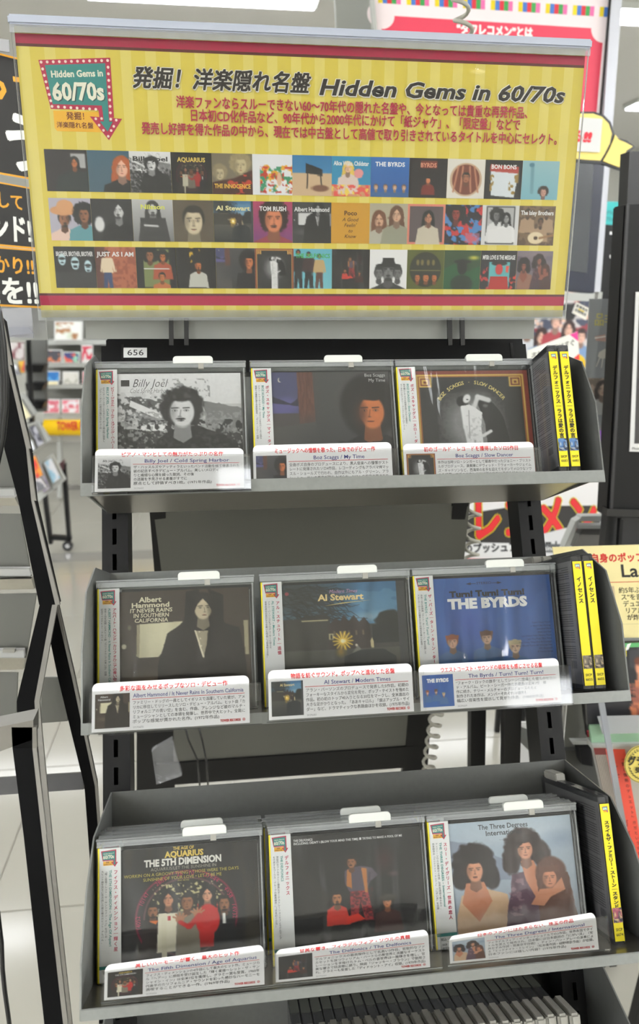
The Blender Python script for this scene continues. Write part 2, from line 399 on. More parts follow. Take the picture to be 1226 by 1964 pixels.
# ------------------------------------------------------------------ the room
def struct(o): o['kind'] = 'structure'; return o
def cube_vf(x0, x1, y0, y1, z0, z1):
    return [Vector(p) for p in ((x0, y0, z0), (x1, y0, z0), (x1, y1, z0), (x0, y1, z0), (x0, y0, z1), (x1, y0, z1), (x1, y1, z1), (x0, y1, z1))], BOXF
def cube(name, x0, x1, y0, y1, z0, z1, m, parent=None, bevel=0):
    v, f = cube_vf(x0, x1, y0, y1, z0, z1); return mesh(name, v, f, m, parent, bevel=bevel)
M_GROUT = mat('floor_grout', rgb(170, 166, 155), .6)
M_TILE = mat('cream_polished_tile', rgb(150, 147, 137), .12, 0, .5, noise=.02, nscale=3)
M_TILEB = mat('grey_polished_tile', rgb(128, 126, 120), .15, 0, .5, noise=.05, nscale=5)
M_WALL = mat('pale_grey_wall', rgb(196, 196, 188), .7, noise=.02, nscale=3)
M_WALLB = mat('white_wall_paint', rgb(236, 236, 232), .7, noise=.01, nscale=3)
M_CEIL = mat('ceiling_paint', rgb(240, 239, 235), .8)
floor = struct(cube('floor', -5.5, 5.5, -6, 8.5, -.06, -.0035, M_GROUT))
tile_me = {}
def tile(x0, x1, y0, y1, m):
    k = (round(x1-x0, 3), round(y1-y0, 3), m.name)
    if k not in tile_me:
        o = cube('floor_tile', 0, x1-x0, 0, y1-y0, -.0035, 0, m, None, bevel=.001); tile_me[k] = o.data
    else: o = link('floor_tile', tile_me[k])
    o.parent = floor; o.location = (x0, y0, 0)
g = .0028
ys = [-.2+.6*i for i in range(8)]+[4.2, 4.36]+[4.36+.6*i for i in range(1, 7)]
for a, b in zip(ys[:-1], ys[1:]):
    for i in range(-6, 8):
        x = -.62+.6*i
        tile(x+g/2, x+.6-g/2, a+g/2, b-g/2, M_TILEB if abs(b-a-.16) < .01 else M_TILE)
struct(cube('ceiling', -5.5, 5.5, -6, 8.5, 3.0, 3.05, M_CEIL))
struct(cube('wall_back', -5.5, 5.5, 8.5, 8.6, 0, 3, M_WALL))
struct(cube('wall_front', -5.5, 5.5, -6.1, -6, 0, 3, M_WALLB))
struct(cube('wall_left', -5.6, -5.5, -6, 8.5, 0, 3, M_WALLB))
struct(cube('wall_right', 5.5, 5.6, -6, 8.5, 0, 3, M_WALLB))
struct(cube('trim_1', -5.5, 5.5, 8.46, 8.5, 0, .12, M_TILEB))
M_LAMP = mat('lamp_diffuser', (.975, .985, 1), .5, emit=LAMP_E)
M_FILL = mat('fill_lamp_diffuser', (.975, .985, 1), .5, emit=LAMP_E*2.6)  # stronger diffuser for the added fill lamps
M_LAMPS = mat('lamp_diffuser_small', (.975, .985, 1), .5, emit=LAMP_E*.6)
lamp_parts = None
lc = atz(388, -22, 3.0)
lamps = [(lc.x, lc.y, 'ceiling lamp just above the yellow sign top edge', 0), (lc.x+2.0, lc.y, 'ceiling lamp above the red poster stand', 0), (lc.x-2.0, lc.y, 'ceiling lamp left of the one above the yellow sign', 0), (lc.x+3.9, lc.y, 'ceiling lamp at the far right over the turquoise poster', 0)]
for k_, y_ in enumerate((6.6, 2.7)):
    for j_, x_ in enumerate((-3.9, -1.9, .1, 2.1, 4.0)): lamps.append((x_, y_, '%s ceiling lamp of the row %s' % (['leftmost', 'second', 'middle', 'fourth', 'rightmost'][j_], ['nearest the back wall', 'before the red poster stand'][k_]), 0))
for k_, y_ in enumerate((-5.2, -4.0, -2.8, -1.6, -.4, .9)):  # unseen lamp rows, added to throw more light on the rack fronts
    for j_, x_ in enumerate((-4.0, -2.5, 3.7, 4.85)):
        if y_ < -4.5 and j_ == 2: continue
        lamps.append((x_, y_, '%s ceiling lamp of the %s row behind the viewer' % (['outer left', 'inner left', 'inner right', 'outer right'][j_], ['sixth', 'fifth', 'fourth', 'third', 'second', 'first'][k_]), 1))
lamps += [(.2, .2, 'short ceiling lamp right above the rack, mirrored in the top left card pocket', 2), (1.25, -.64, 'short ceiling lamp mirrored in the middle right card pocket', 2)]
for x, y, lab, kind in lamps:
    t = thing('ceiling_lamp', (x, y, 2.98), lab, 'ceiling lamp', 'ceiling lamps')
    hw = .6 if kind < 2 else .22
    if kind == 2:
        cube('lamp_housing', x-hw-.02, x+hw+.02, y-.12, y+.12, 2.965, 3.0, M_WHITEP, t, bevel=.004); cube('lamp_diffuser', x-hw, x+hw, y-.1, y+.1, 2.955, 2.966, M_LAMPS, t)
    elif lamp_parts is None:
        f = cube('lamp_housing', x-.62, x+.62, y-.12, y+.12, 2.965, 3.0, M_WHITEP, t, bevel=.004)
        d = cube('lamp_diffuser', x-.6, x+.6, y-.1, y+.1, 2.955, 2.966, M_LAMP, t)
        lamp_parts = (f.data, d.data)
    else:
        for nme, me in zip(('lamp_housing', 'lamp_diffuser'), lamp_parts):
            o = link(nme, me, t)
            if nme == 'lamp_diffuser' and kind == 1: o.material_slots[0].link = 'OBJECT'; o.material_slots[0].material = M_FILL
# round downlights whose glint shows on the sign's clear cover
def downlight(x, y, lab):
    t = thing('downlight', (x, y, 3.0), lab, 'ceiling lamp')
    V, F = [], []
    n = 20
    for r, z in ((.07, 3.0), (.07, 2.94), (.055, 2.94), (.05, 2.97)): V += [Vector((x+r*math.cos(6.2832*i/n), y+r*math.sin(6.2832*i/n), z)) for i in range(n)]
    for k in range(3): F += [(k*n+i, k*n+(i+1) % n, (k+1)*n+(i+1) % n, (k+1)*n+i) for i in range(n)]
    mesh('lamp_rim', V, F, M_WHITEP, t)
    mesh('bulb', [Vector((x+.05*math.cos(6.2832*i/n), y+.05*math.sin(6.2832*i/n), 2.965)) for i in range(n)], [tuple(range(n))], mat('spot_bulb', (1, .93, .8), .5, emit=160), t)
gp = at(915, 130, .80); rd = (gp-EYE); rd.y = -rd.y; tt = (2.965-gp.z)/rd.z; q_ = gp+rd*tt
downlight(q_.x, q_.y, 'small round bright downlight behind the viewer, mirrored in the yellow sign')

# ------------------------------------------------------------------ the display rack
TOPZ = 0
rack = thing('display_rack', (.11, .5, 0), 'grey and black steel A-frame rack holding the rows of CDs under the yellow sign', 'display rack')
def upright(u0, u1, name="upright"):
    # front face plate with punched slots: plate built round the slots
    k = 1; n0, n1 = -138, -107; va, vb = -60, 1490
    w = (u1-u0); s0, s1 = u0+w*.40, u0+w*.56
    P = []
    def bx(a, b, c, d, e, f):
        q = [R(k, a, c, f), R(k, b, c, f), R(k, b, d, f), R(k, a, d, f), R(k, a, c, e), R(k, b, c, e), R(k, b, d, e), R(k, a, d, e)]
        P.append((q, BOXF))
    bx(u0, s0, va, vb, n1-2, n1); bx(s1, u1, va, vb, n1-2, n1)
    v = va; bx(s0, s1, va, va+14, n1-2, n1); v = va+14
    while v < vb-40:
        bx(s0, s1, v+17, v+27, n1-2, n1); v += 27
    bx(s0, s1, v, vb, n1-2, n1)
    bx(u0, u0+2, va, vb, n0, n1-2); bx(u1-2, u1, va, vb, n0, n1-2); bx(u0, u1, va, vb, n0-2, n0)
    return join_parts(name, P, M_BLACK, rack)
upright(-12, 15); upright(446, 473)
# cross beam with the number label
def beam(k):
    b = Rbox('cross_beam', 1, -4, 462, -61, -22, -122, -100+12, M_BLACK, rack, bevel=.0012)
    for u in (12, 446): Rbox('beam_slot', 1, u, u+3.2, -54, -36, -90, -87.4, M_BLACKG, b)
    p = Print(24, 11); p.bg(rgb(240, 240, 238)); p.text('656', 12, 8.4, 9, rgb(15, 15, 15), fit=17, align='c', bold=.0)
    tl, br = [Vector(v) for v in (R(1, 22, -35, -87.2), R(1, 46, -24, -87.2))]
    q = [onrow(1, x, y, -87.6) for x, y in ((237, 667), (282, 667), (282, 686), (237, 686))]
    p.build('number_label', q, b)
beam(1)
def tray(k, vb, fv, shape, left=-3, right=470, lip=10, n_f=47):
    """one shelf tray: floor, front flange, back panel, two end panels"""
    P = []
    def bx(a, b, c, d, e, f):
        q = [R(k, a, c, f), R(k, b, c, f), R(k, b, d, f), R(k, a, d, f), R(k, a, c, e), R(k, b, c, e), R(k, b, d, e), R(k, a, d, e)]
        P.append((q, BOXF))
    nb = shape[0][0]
    bx(left, right, fv, fv+1.2, nb, n_f)
    t = join_parts('shelf_tray', P, M_UNDER, rack)
    Rbox('front_flange', k, left-1, right+1, fv-1.5, fv+lip, n_f, n_f+1.6, M_TRAY, t, bevel=.0005)
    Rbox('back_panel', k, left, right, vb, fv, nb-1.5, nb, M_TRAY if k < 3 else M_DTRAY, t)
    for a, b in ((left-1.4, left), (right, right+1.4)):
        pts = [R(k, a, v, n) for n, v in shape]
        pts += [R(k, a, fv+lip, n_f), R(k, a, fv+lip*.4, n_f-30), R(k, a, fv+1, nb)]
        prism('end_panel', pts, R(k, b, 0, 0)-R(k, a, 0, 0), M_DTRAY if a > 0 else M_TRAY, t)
    return t
tray(1, -20, FLOORV[1], [(-98, -22), (-20, -16), (28, 12), (47, 60)])
tray(2, -17, FLOORV[2], [(-98, -17), (-15, -15), (28, 10), (47, 60)], lip=8)
tray(3, -24, FLOORV[3], [(-104, -24), (-8, -2), (26, 34), (47, 80)], lip=7)
tray(4, -85, FLOORV[4]+10, [(-172, -85), (-60, -60), (20, 0), (47, 60)])
# far side of the A-frame: dark panels leaning the other way, black frame bars
M_BACKP = mat('dark_olive_steel', rgb(88, 88, 82), .4, .2, noise=.05, nscale=8)
def far(x, y, Y): return at(x, y, Y)
q = [far(288, 930, 1.02), far(905, 930, 1.02), far(872, 1250, 1.16), far(330, 1250, 1.16)]
slab('far_panel', q, .004, M_BACKP, rack)
q = [far(330, 1300, 1.16), far(812, 1270, 1.16), far(804, 1434, 1.22), far(330, 1466, 1.22)]
slab('far_panel', q, .004, M_BACKP, rack)
for q in ([far(280, 900, 1.0), far(320, 900, 1.0), far(322, 1100, 1.10), far(296, 1100, 1.10)], [far(262, 1330, 1.17), far(335, 1330, 1.17), far(335, 1520, 1.24), far(262, 1520, 1.24)],
          [far(876, 900, 1.0), far(912, 900, 1.0), far(876, 1100, 1.1), far(850, 1100, 1.1)], [far(786, 1300, 1.17), far(832, 1300, 1.17), far(818, 1520, 1.25), far(770, 1520, 1.25)]):
    slab('far_post', q, .02, M_BLACK, rack, bevel=.002)
slab('far_cross_bar', [far(300, 1466, 1.215), far(812, 1430, 1.215), far(812, 1470, 1.23), far(300, 1508, 1.23)], .02, M_BLACK, rack)
def ext(a, b, z): return a+(b-a)*((a.z-z)/(a.z-b.z))
for xa, ya, Ya, xb, yb, Yb, w in ((915, 1340, 1.1, 913, 1520, 1.13, .026), (981, 1350, 1.0, 978, 1500, 1.04, .026), (1026, 1360, .98, 1037, 1500, 1.0, .024)):
    a_, b_ = far(xa, ya, Ya), far(xb, yb, Yb); bar('far_post', ext(a_, b_, .95), ext(a_, b_, 0.0), w, .02, M_BLACK, rack)
bar('far_cross_bar', far(790, 1250, 1.12), far(1040, 1240, .99), .03, .02, M_BLACK, rack, (0, 0, 1))

# ------------------------------------------------------------------ neighbouring rack at the left
M_BARS = mat('brushed_grey_edge', rgb(128, 125, 119), .35, .3, noise=.05)
nrack = thing('black_frame_rack', (at(60, 1300, .8).x, .8, 0), 'black bent tube rack frame standing left of the CD rack', 'display rack')
def flatbar(name, path, Y, wl, wr, th=.03):
    """path: list of (y, x left, x right) in the photo, at depth Y: a flat bar with a grey side strip"""
    for i in range(len(path)-1):
        (y0, a0, b0, Y0), (y1, a1, b1, Y1) = path[i], path[i+1]
        o = slab(name, [at(a0, y0, Y0), at(b0, y0, Y0), at(b1, y1, Y1), at(a1, y1, Y1)], th, mat('matte_black_bar', rgb(9, 9, 10), .6, 0, .08), nrack)
        slab('bar_edge', [at(b0, y0, Y0-.0005), at(b0+wl, y0, Y0-.0005), at(b1+wr, y1, Y1-.0005), at(b1, y1, Y1-.0005)], .004, M_BARS, o)
flatbar('frame_bar', [(600, -30, -2, .9), (700, -18, 14, .88), (860, 8, 50, .85), (960, 35, 60, .83), (1160, 75, 106, .8)], .8, 5, 9)
flatbar('frame_bar', [(1160, 76, 100, .8), (1345, 32, 66, .77), (1400, 34, 70, .76), (1700, 76, 99, .7), (1964, 118, 128, .66), (2100, 140, 148, .64)], .8, 10, 10, .02)
flatbar('frame_bar', [(1160, 82, 106, .83), (1300, 111, 138, .81), (1508, 162, 182, .78), (1700, 176, 196, .76), (1964, 190, 212, .74)], .8, 5, 5, .02)
flatbar('frame_bar', [(1395, 22, 62, .62), (1435, 24, 62, .62), (1600, 45, 80, .59), (1964, 85, 121, .53), (2100, 100, 136, .5)], .8, 8, 9, .015)
slab('frame_bar', [at(-30, 1400, .62), at(64, 1381, .62), at(64, 1418, .62), at(-30, 1452, .62)], .02, M_BARS, nrack)
slab('cross_bar', [at(-30, 1494, .84), at(158, 1482, .84), at(160, 1514, .83), at(-30, 1527, .83)], .02, mat('worn_black_steel', rgb(58, 57, 56), .45, noise=.2, nscale=30), nrack)
o = slab('shelf_panel', [at(-30, 985, .95), at(38, 985, .95), at(60, 1105, .93), at(-30, 1110, .93)], .004, M_BACKP, nrack)
slab('shelf_edge', [at(-30, 955, .94), at(28, 955, .94), at(36, 970, .94), at(-30, 970, .94)], .02, M_UNDER, nrack)
slab('shelf_panel', [at(-30, 860, .96), at(10, 860, .96), at(32, 935, .95), at(-30, 935, .95)], .004, M_BACKP, nrack)
slab('shelf_panel', [at(-30, 1140, .92), at(70, 1138, .92), at(50, 1262, .9), at(-30, 1265, .9)], .004, M_BACKP, nrack)
slab('shelf_edge', [at(-30, 1112, .925), at(60, 1110, .925), at(66, 1130, .925), at(-30, 1132, .925)], .03, M_UNDER, nrack)
slab('shelf_panel', [at(-30, 1290, .9), at(34, 1290, .9), at(30, 1392, .88), at(-30, 1395, .88)], .004, M_BACKP, nrack)
slab('shelf_edge', [at(-30, 1262, .9), at(48, 1262, .9), at(45, 1284, .9), at(-30, 1286, .9)], .03, M_UNDER, nrack)
slab('shelf_panel', [at(80, 1300, .86), at(116, 1300, .86), at(130, 1383, .85), at(78, 1387, .85)], .004, M_BACKP, nrack)
for (yy, Yd, lab) in ((952, .93, 'clear CD case lying on the top left neighbouring shelf edge, red and white corner showing'), (1105, .915, 'clear CD case on the second left neighbouring shelf edge'), (1262, .89, 'clear CD case with a grey tab on the third left neighbouring shelf edge')):
    t = thing('cd_case', at(5, yy, Yd), lab, 'CD case', 'CD cases on the neighbouring rack')
    q = [at(-30, yy-14, Yd), at(26 if yy < 1000 else 55 if yy < 1200 else 45, yy-14, Yd), at(28 if yy < 1000 else 58 if yy < 1200 else 46, yy, Yd), at(-30, yy, Yd)]
    slab('case', q, .01, M_CASE, t); slab('paper_insert', [p+Vector((0, .002, 0)) for p in q], .006, M_PAPER, t)
    if yy == 1262: slab('tab', [at(5, yy-16, Yd-.004), at(28, yy-16, Yd-.004), at(28, yy-10, Yd-.004), at(5, yy-10, Yd-.004)], .006, M_GREYP, t)
pts = [at(x, y, .7) for x, y in ((-14, 560), (-2, 600), (6, 660), (11, 720), (11, 780), (5, 840), (-6, 890), (-20, 930))]
tag(tube('cable', pts, .0028, M_BLACKG), 'black cable bowing in from the left edge beside the black frame bar', 'cable')
tag(tube('cable', [at(x, y, .7) for x, y in ((-20, 560), (-7, 610), (1, 670), (5, 730), (5, 780), (0, 840), (-10, 890))], .0028, M_BLACKG), 'second black cable just left of the bowing one at the left edge', 'cable')
pts = [at(x, y, .62) for x, y in ((-18, 1700), (-4, 1750), (3, 1810), (5, 1860), (9, 1900), (16, 1950), (24, 2010))]
tag(tube('cable', pts, .0022, M_BLACKG), 'thin black cable hanging over the floor at the bottom left', 'cable')
def coil():
    ctl = [(883, -30, 1.12), (884, 20, 1.12), (893, 70, 1.12), (905, 600, 1.1), (908, 985, 1.06), (905, 1060, 1.08), (880, 1200, 1.1), (836, 1375, 1.14), (822, 1470, 1.16), (815, 1600, 1.2)]
    C = [at(*c) for c in ctl]; C.insert(0, Vector((C[0].x-.01, C[0].y, 2.99))); C.append(Vector((C[-1].x, C[-1].y+.02, .02))); P = []
    L = 0; tot = sum((C[i+1]-C[i]).length for i in range(len(C)-1)); turns = tot/.0245
    for i in range(len(C)-1):
        d = C[i+1]-C[i]; n = max(2, int(d.length/.0245*12))
        for j in range(n):
            p = C[i]+d*(j/n); a = (L+d.length*j/n)/.0245*6.2832
            P.append(p+Vector((math.cos(a)*.0105, math.sin(a)*.0105, 0)))
        L += d.length
    return tube('coiled_cord', P, .0028, M_COIL, None, 6)
tag(coil(), 'pale grey coiled cord hanging behind the rack', 'cord')
for x0, x1 in ((362, 384), (388, 400)):
    tag(tube('cable', [at(x0-8, 1390, 1.12), at(x0, 1420, 1.12), at(x1-4, 1460, 1.12), at(x1, 1520, 1.14)], .0016, M_BLACKG), 'thin black cable behind the rack, %s of the pair above the lowest back panel' % ('left' if x0 < 370 else 'right'), 'cable')
bag = [at(x, y, 1.12) for x, y in ((291, 1440), (330, 1418), (349, 1488), (300, 1505))]
tag(slab('plastic_bag', bag, .01, clear('thin_bag_plastic', (.9, .9, .9), .15, 1.45, bump=.6, nscale=60, haze=.12)), 'crumpled translucent plastic bag tucked behind the rack left upright', 'bag')
# ------------------------------------------------------------------ the obi logo (arrow sign) in a 100 x 96 frame
MAG, TEAL, YEL, CREAM = rgb(190, 30, 75), rgb(40, 138, 132), rgb(246, 186, 40), rgb(238, 236, 214)
def logo(p, x, y, w, full=False):
    s = w/115.0
    def P(*a): return [(x+i*s, y+j*s) for i, j in a]
    p.poly(P((14, 68), (88, 68), (88, 94), (17, 94), (14, 90)), YEL)
    out = [(0, 6), (96, 0), (96, 75), (106, 75), (87, 103), (64, 74), (76, 74), (75, 66), (11, 66)]
    p.poly(P(*out[:1], out[1], (96, 66), (11, 66)), MAG); p.poly(P((75, 60), (96, 60), (96, 75), (76, 75)), MAG)
    p.poly(P((63, 74), (107, 76), (87, 104)), MAG)
    p.poly(P((8, 12), (89, 7), (89, 60), (14, 60)), TEAL); p.poly(P((80, 55), (89, 55), (89, 81), (82, 81)), TEAL); p.poly(P((76, 80), (94, 80), (86, 93)), TEAL)
    if full:
        p.text('Hidden Gems in', x+50*s, y+25*s, 10*s, CREAM, fit=70*s, align='c', bold=.03, rot=-3, sy=1.15)
        p.text('60/70s', x+51.5*s, y+54.5*s, 30*s, rgb(28, 80, 80), fit=70*s, align='c', bold=.035, rot=-2)
        p.text('60/70s', x+50*s, y+53.5*s, 30*s, CREAM, fit=70*s, align='c', bold=.035, rot=-2)
        p.text('発掘！', x+43*s, y+78*s, 10.5*s, rgb(110, 40, 30), align='c', bold=.01); p.text('洋楽隠れ名盤', x+42*s, y+89*s, 8.4*s, rgb(110, 40, 30), fit=50*s, align='c', bold=.01)
        p.up()
        def dots(x0, y0, x1, y1, n):
            for i in range(n):
                p.disc(x+(x0+(x1-x0)*i/(n-1))*s, y+(y0+(y1-y0)*i/(n-1))*s, 1.9*s, rgb(250, 226, 214), 8, up=False)
        dots(3.5, 8.7, 92.5, 3.7, 12); dots(4.8, 17, 12, 56, 6); dots(13, 63, 72, 65, 8); dots(92.5, 12, 91.5, 77, 9)
        for a in ((71, 77), (79, 76.5), (99, 78), (75, 85), (95, 86), (80.5, 91.5), (91, 91.5), (86.5, 99)): p.disc(x+a[0]*s, y+a[1]*s, 1.8*s, rgb(250, 226, 214), 8, up=False)
    else:
        p.text('60/70s', x+48*s, y+52*s, 30*s, CREAM, fit=68*s, align='c', bold=.03, rot=-2); p.text('Hidden Gems in', x+49*s, y+25*s, 10*s, CREAM, fit=66*s, align='c', bold=.02, rot=-3)
        p.text('発掘！', x+43*s, y+78*s, 10*s, rgb(120, 40, 30), align='c'); p.text('洋楽隠れ名盤', x+42*s, y+89*s, 7.4*s, rgb(120, 40, 30), fit=48*s, align='c')
    return p

# ------------------------------------------------------------------ cover pictures: plain painted stand-ins, picture space x 0..1, y down
g_ = lambda v: (v/255., v/255., v/255.)
SK1, SK2, SK3 = rgb(214, 164, 128), rgb(150, 98, 66), rgb(190, 110, 60)
def curtains(c, base, amp, seed=1, a=.5, sx=2.2):
    n = c.nz(6, seed, sx, .25); k = np.clip((n-.52)*4, 0, 1); return c.blend(k*a, np.array(base)+amp)
def art_rocks(c):        # grey shore, dark rocks, curly haired man in a dark coat
    c.vgrad(g_(228), g_(214), 0, .3); c.rect(0, .27, 1, 1, g_(190))
    c.poly([(0, .16), (.1, .2), (.3, .22), (.45, .3), (.45, .42), (0, .36)], g_(92), rough=.06); c.speck(26, .5, g_(205), 3, (0, .16, .5, .45)); c.speck(40, .56, g_(60), 31, (0, .2, .5, .45), .8)
    c.poly([(.13, .23), (.48, .40), (.44, .44), (.12, .28)], g_(225)); c.rect(.2, .44, .46, .485, g_(232)); c.poly([(.7, .24), (1, .3), (1, .62), (.7, .56)], g_(120), rough=.05)
    c.poly([(0, .46), (.4, .5), (1, .52), (1, 1), (0, 1)], g_(52), rough=.05); c.speck(44, .54, g_(150), 4, (0, .33, 1, 1), .8); c.speck(30, .56, g_(28), 14, (0, .4, 1, 1), .9)
    c.poly([(.3, .66), (.34, .55), (.48, .46), (.66, .46), (.9, .55), (.97, .7), (1, 1), (.28, 1)], g_(30), rough=.03); c.speck(50, .6, g_(70), 6, (.3, .5, .95, 1), .6)
    face(c, .53, .335, .27, g_(214), g_(26), 'curly', g_(40), -1, 1, None, 3, False)
    c.speck(36, .6, g_(80), 5, (.38, .05, .75, .22), .5); c.mottle(.05, 60)
def art_night_window(c): # dusk window on the left, man's warm lit face on the right
    c.vgrad(g_(70), g_(48), 0, 1); c.poly([(0, 0), (.24, 0), (.25, .48), (0, .5)], rgb(70, 72, 108)); c.vgrad(rgb(62, 66, 98), rgb(98, 96, 150), 0, .2) if 0 else None
    c.ell(.12, .3, .2, .1, rgb(92, 88, 140), .6, rough=.2); c.poly([(0, .2), (.1, .24), (.18, .28), (.25, .22), (.25, .3), (0, .27)], rgb(46, 48, 66), rough=.02)
    c.ell(.1, .07, .016, .022, rgb(225, 215, 190), .2); c.ell(.106, .067, .014, .019, rgb(66, 70, 104), .2)
    c.rect(0, .36, .25, .5, rgb(72, 66, 66)); c.poly([(.24, 0), (.37, 0), (.38, .5), (.25, .46)], rgb(104, 66, 54)); c.speck(60, .5, rgb(80, 50, 42), 7, (.24, 0, .37, .5), .7, 3, .3)
    c.poly([(0, .48), (.38, .44), (.42, 1), (0, 1)], rgb(78, 76, 74)); c.ell(.5, .6, .5, .3, rgb(58, 58, 60), .9)
    c.ell(.82, .3, .26, .3, rgb(18, 15, 15), .2); face(c, .84, .36, .3, rgb(196, 112, 62), rgb(20, 15, 14), 'short', rgb(40, 22, 15), -1, 0, rgb(26, 24, 28), 5)
    c.ell(.74, .38, .08, .16, rgb(64, 34, 22), .9, a=.7); c.poly([(.55, .6), (.76, .62), (.98, .6), (1, 1), (.5, 1)], rgb(24, 22, 26)); c.mottle(.03, 50)
def art_moon_dance(c):   # dark field, gold frame, moon disc and an embracing couple
    c.C[:] = rgb(128, 56, 42); c.rect(.04, .035, .96, 1, rgb(206, 170, 84)); c.rect(.055, .05, .945, 1, rgb(150, 90, 40)); c.rect(.065, .06, .935, 1, g_(40))
    for sx in (0, 1):
        f = (lambda v: v) if sx == 0 else (lambda v: 1-v)
        for a, b, cc in ((.065, .17, rgb(206, 170, 84)), (.075, .155, rgb(120, 56, 36)), (.085, .14, rgb(206, 170, 84)), (.1, .125, rgb(120, 56, 36))):
            x0, x1 = sorted((f(a), f(b))); c.rect(x0, a-.005, x1, a-.005+(b-a)*.85, cc)
    c.ell(.5, .48, .3, .33, g_(128), .5); c.speck(60, .5, g_(110), 3, (.2, .2, .8, .85), .25)
    c.poly([(.55, .3), (.66, .28), (.75, .4), (.8, .66), (.6, .66), (.6, .5)], g_(22), rough=.015)
    c.ell(.60, .3, .06, .06, g_(24), .2); c.line(.55, .24, .64, .27, .03, g_(205)); c.line(.55, .24, .5, .36, .025, g_(205))
    c.ell(.42, .28, .055, .055, g_(26), .2); c.ell(.46, .255, .035, .05, g_(222), .3, .5)
    c.poly([(.4, .32), (.48, .31), (.58, .38), (.56, .5), (.58, 1), (.44, 1), (.43, .5)], g_(222), rough=.01); c.line(.42, .34, .43, .5, .024, g_(225)); c.line(.43, .5, .45, .64, .022, g_(215))
    c.line(.5, .62, .5, .95, .006, g_(150)); c.line(.47, .36, .46, .6, .006, g_(160)); c.speck(50, .6, g_(176), 9, (.44, .4, .57, .9), .6); c.ell(.465, .262, .012, .006, g_(40), .3); c.ell(.61, .32, .03, .02, g_(90), .5); c.line(.57, .58, .64, .54, .018, g_(215)); c.mottle(.03, 60)
def art_brown_room(c):   # long haired man in a dark jacket beside a pale lit window
    c.C[:] = rgb(66, 56, 46); c.ell(.25, .72, .25, .1, rgb(96, 84, 68), .9)
    c.poly([(.18, .275), (.5, .265), (.42, .36), (.35, .5), (.31, .545), (.17, .545)], rgb(222, 216, 182)); c.poly([(.155, .28), (.18, .275), (.17, .545), (.15, .53)], rgb(170, 160, 130))
    c.ell(.06, .45, .02, .02, rgb(190, 184, 160), .3); c.ell(.1, .3, .02, .03, rgb(110, 100, 84), .6)
    c.poly([(.95, .28), (.985, .28), (.985, .56), (.955, .56)], rgb(170, 160, 130))
    c.poly([(.29, 1), (.31, .6), (.38, .36), (.52, .27), (.74, .27), (.92, .34), (.96, .62), (.98, 1)], rgb(36, 30, 25), rough=.01)
    c.poly([(.56, .27), (.6, .26), (.68, .3), (.67, .46), (.645, .58), (.63, .5)], rgb(160, 150, 126), rough=.02); c.line(.57, .3, .64, .56, .008, rgb(225, 216, 190))
    face(c, .645, .17, .19, rgb(196, 182, 152), rgb(30, 24, 20), 'long', rgb(40, 30, 24), 1, 0, None, 4, False)
    c.poly([(.52, .02), (.62, .0), (.6, .14), (.56, .24), (.5, .3)], rgb(30, 24, 20)); c.poly([(.68, .0), (.8, .06), (.8, .32), (.735, .26), (.73, .12)], rgb(30, 24, 20))
    for i in range(4): c.ell(.615+.006*i, .36+.055*i, .006, .007, rgb(225, 216, 190), .3)
    c.mottle(.03, 50)
def art_dusk_house(c):   # manor at dusk, bare branches, warm star of light
    c.vgrad(rgb(60, 110, 150), rgb(96, 140, 170), 0, .4); c.ell(.15, .1, .5, .35, rgb(58, 66, 66), .8); c.ell(.8, .3, .3, .06, rgb(150, 180, 196), .9); c.speck(6, .55, rgb(110, 160, 190), 8, (.5, 0, 1, .35), .4)
    r = random.Random(4)
    for _ in range(120):
        x, y = r.random()*.35, r.random()*.34; 
        for k in range(4):
            a = r.random()*1.6-.4; L = .05+.05*r.random(); x2, y2 = x+L*math.cos(a), y+L*math.sin(a); c.line(x, y, x2, y2, .003, rgb(38, 38, 36), .9); x, y = x2, y2
    c.rect(0, .36, 1, 1, rgb(66, 66, 60)); c.speck(50, .5, rgb(52, 52, 48), 9, (0, .5, 1, 1), .6); c.vgrad(rgb(80, 80, 72), rgb(40, 42, 42), .56, 1)
    c.rect(0, .3, .4, .55, rgb(58, 56, 50)); c.poly([(.16, .3), (.2, .27), (.38, .27), (.4, .3)], rgb(44, 42, 40)); c.line(.18, .315, .38, .315, .006, rgb(200, 190, 150))
    c.poly([(.38, .36), (.44, .3), (.48, .33), (.5, .28), (.54, .33), (.58, .28), (.62, .34), (.66, .3), (.7, .36), (.72, .56), (.38, .56)], rgb(56, 46, 42)); 
    for i in range(5): c.rect(.42+.055*i, .41, .435+.055*i, .45, rgb(112, 96, 74))
    c.rect(.385, .43, .42, .475, rgb(190, 180, 140)); c.rect(.395, .44, .41, .47, rgb(60, 54, 46))
    c.ell(.86, .33, .12, .09, rgb(34, 36, 32), .2, rough=.3, nsc=30); c.rect(.72, .37, 1, .52, rgb(34, 36, 34)); c.rect(.93, 0, 1, 1, rgb(60, 62, 64))
    c.ell(.49, .49, .08, .08, rgb(214, 166, 60), .9)
    for i in range(14):
        a = i*math.pi/7; c.line(.49, .49, .49+.075*math.cos(a), .49+.075*math.sin(a), .006, rgb(250, 214, 90))
    c.ell(.49, .49, .02, .02, rgb(255, 246, 200), .4); c.ell(.47, .58, .05, .06, rgb(150, 120, 50), .9)
    c.poly([(.55, .6), (.6, .53), (.65, .6)], rgb(120, 118, 110)); c.ell(.59, .53, .012, .014, rgb(210, 200, 180), .3); c.poly([(.705, .56), (.7, .5), (.715, .47), (.725, .5), (.725, .56)], rgb(210, 196, 150))
    c.poly([(.5, .62), (.62, .57), (.8, .57), (.9, .64), (.9, 1), (.45, 1)], rgb(36, 40, 42)); c.mottle(.04, 60)
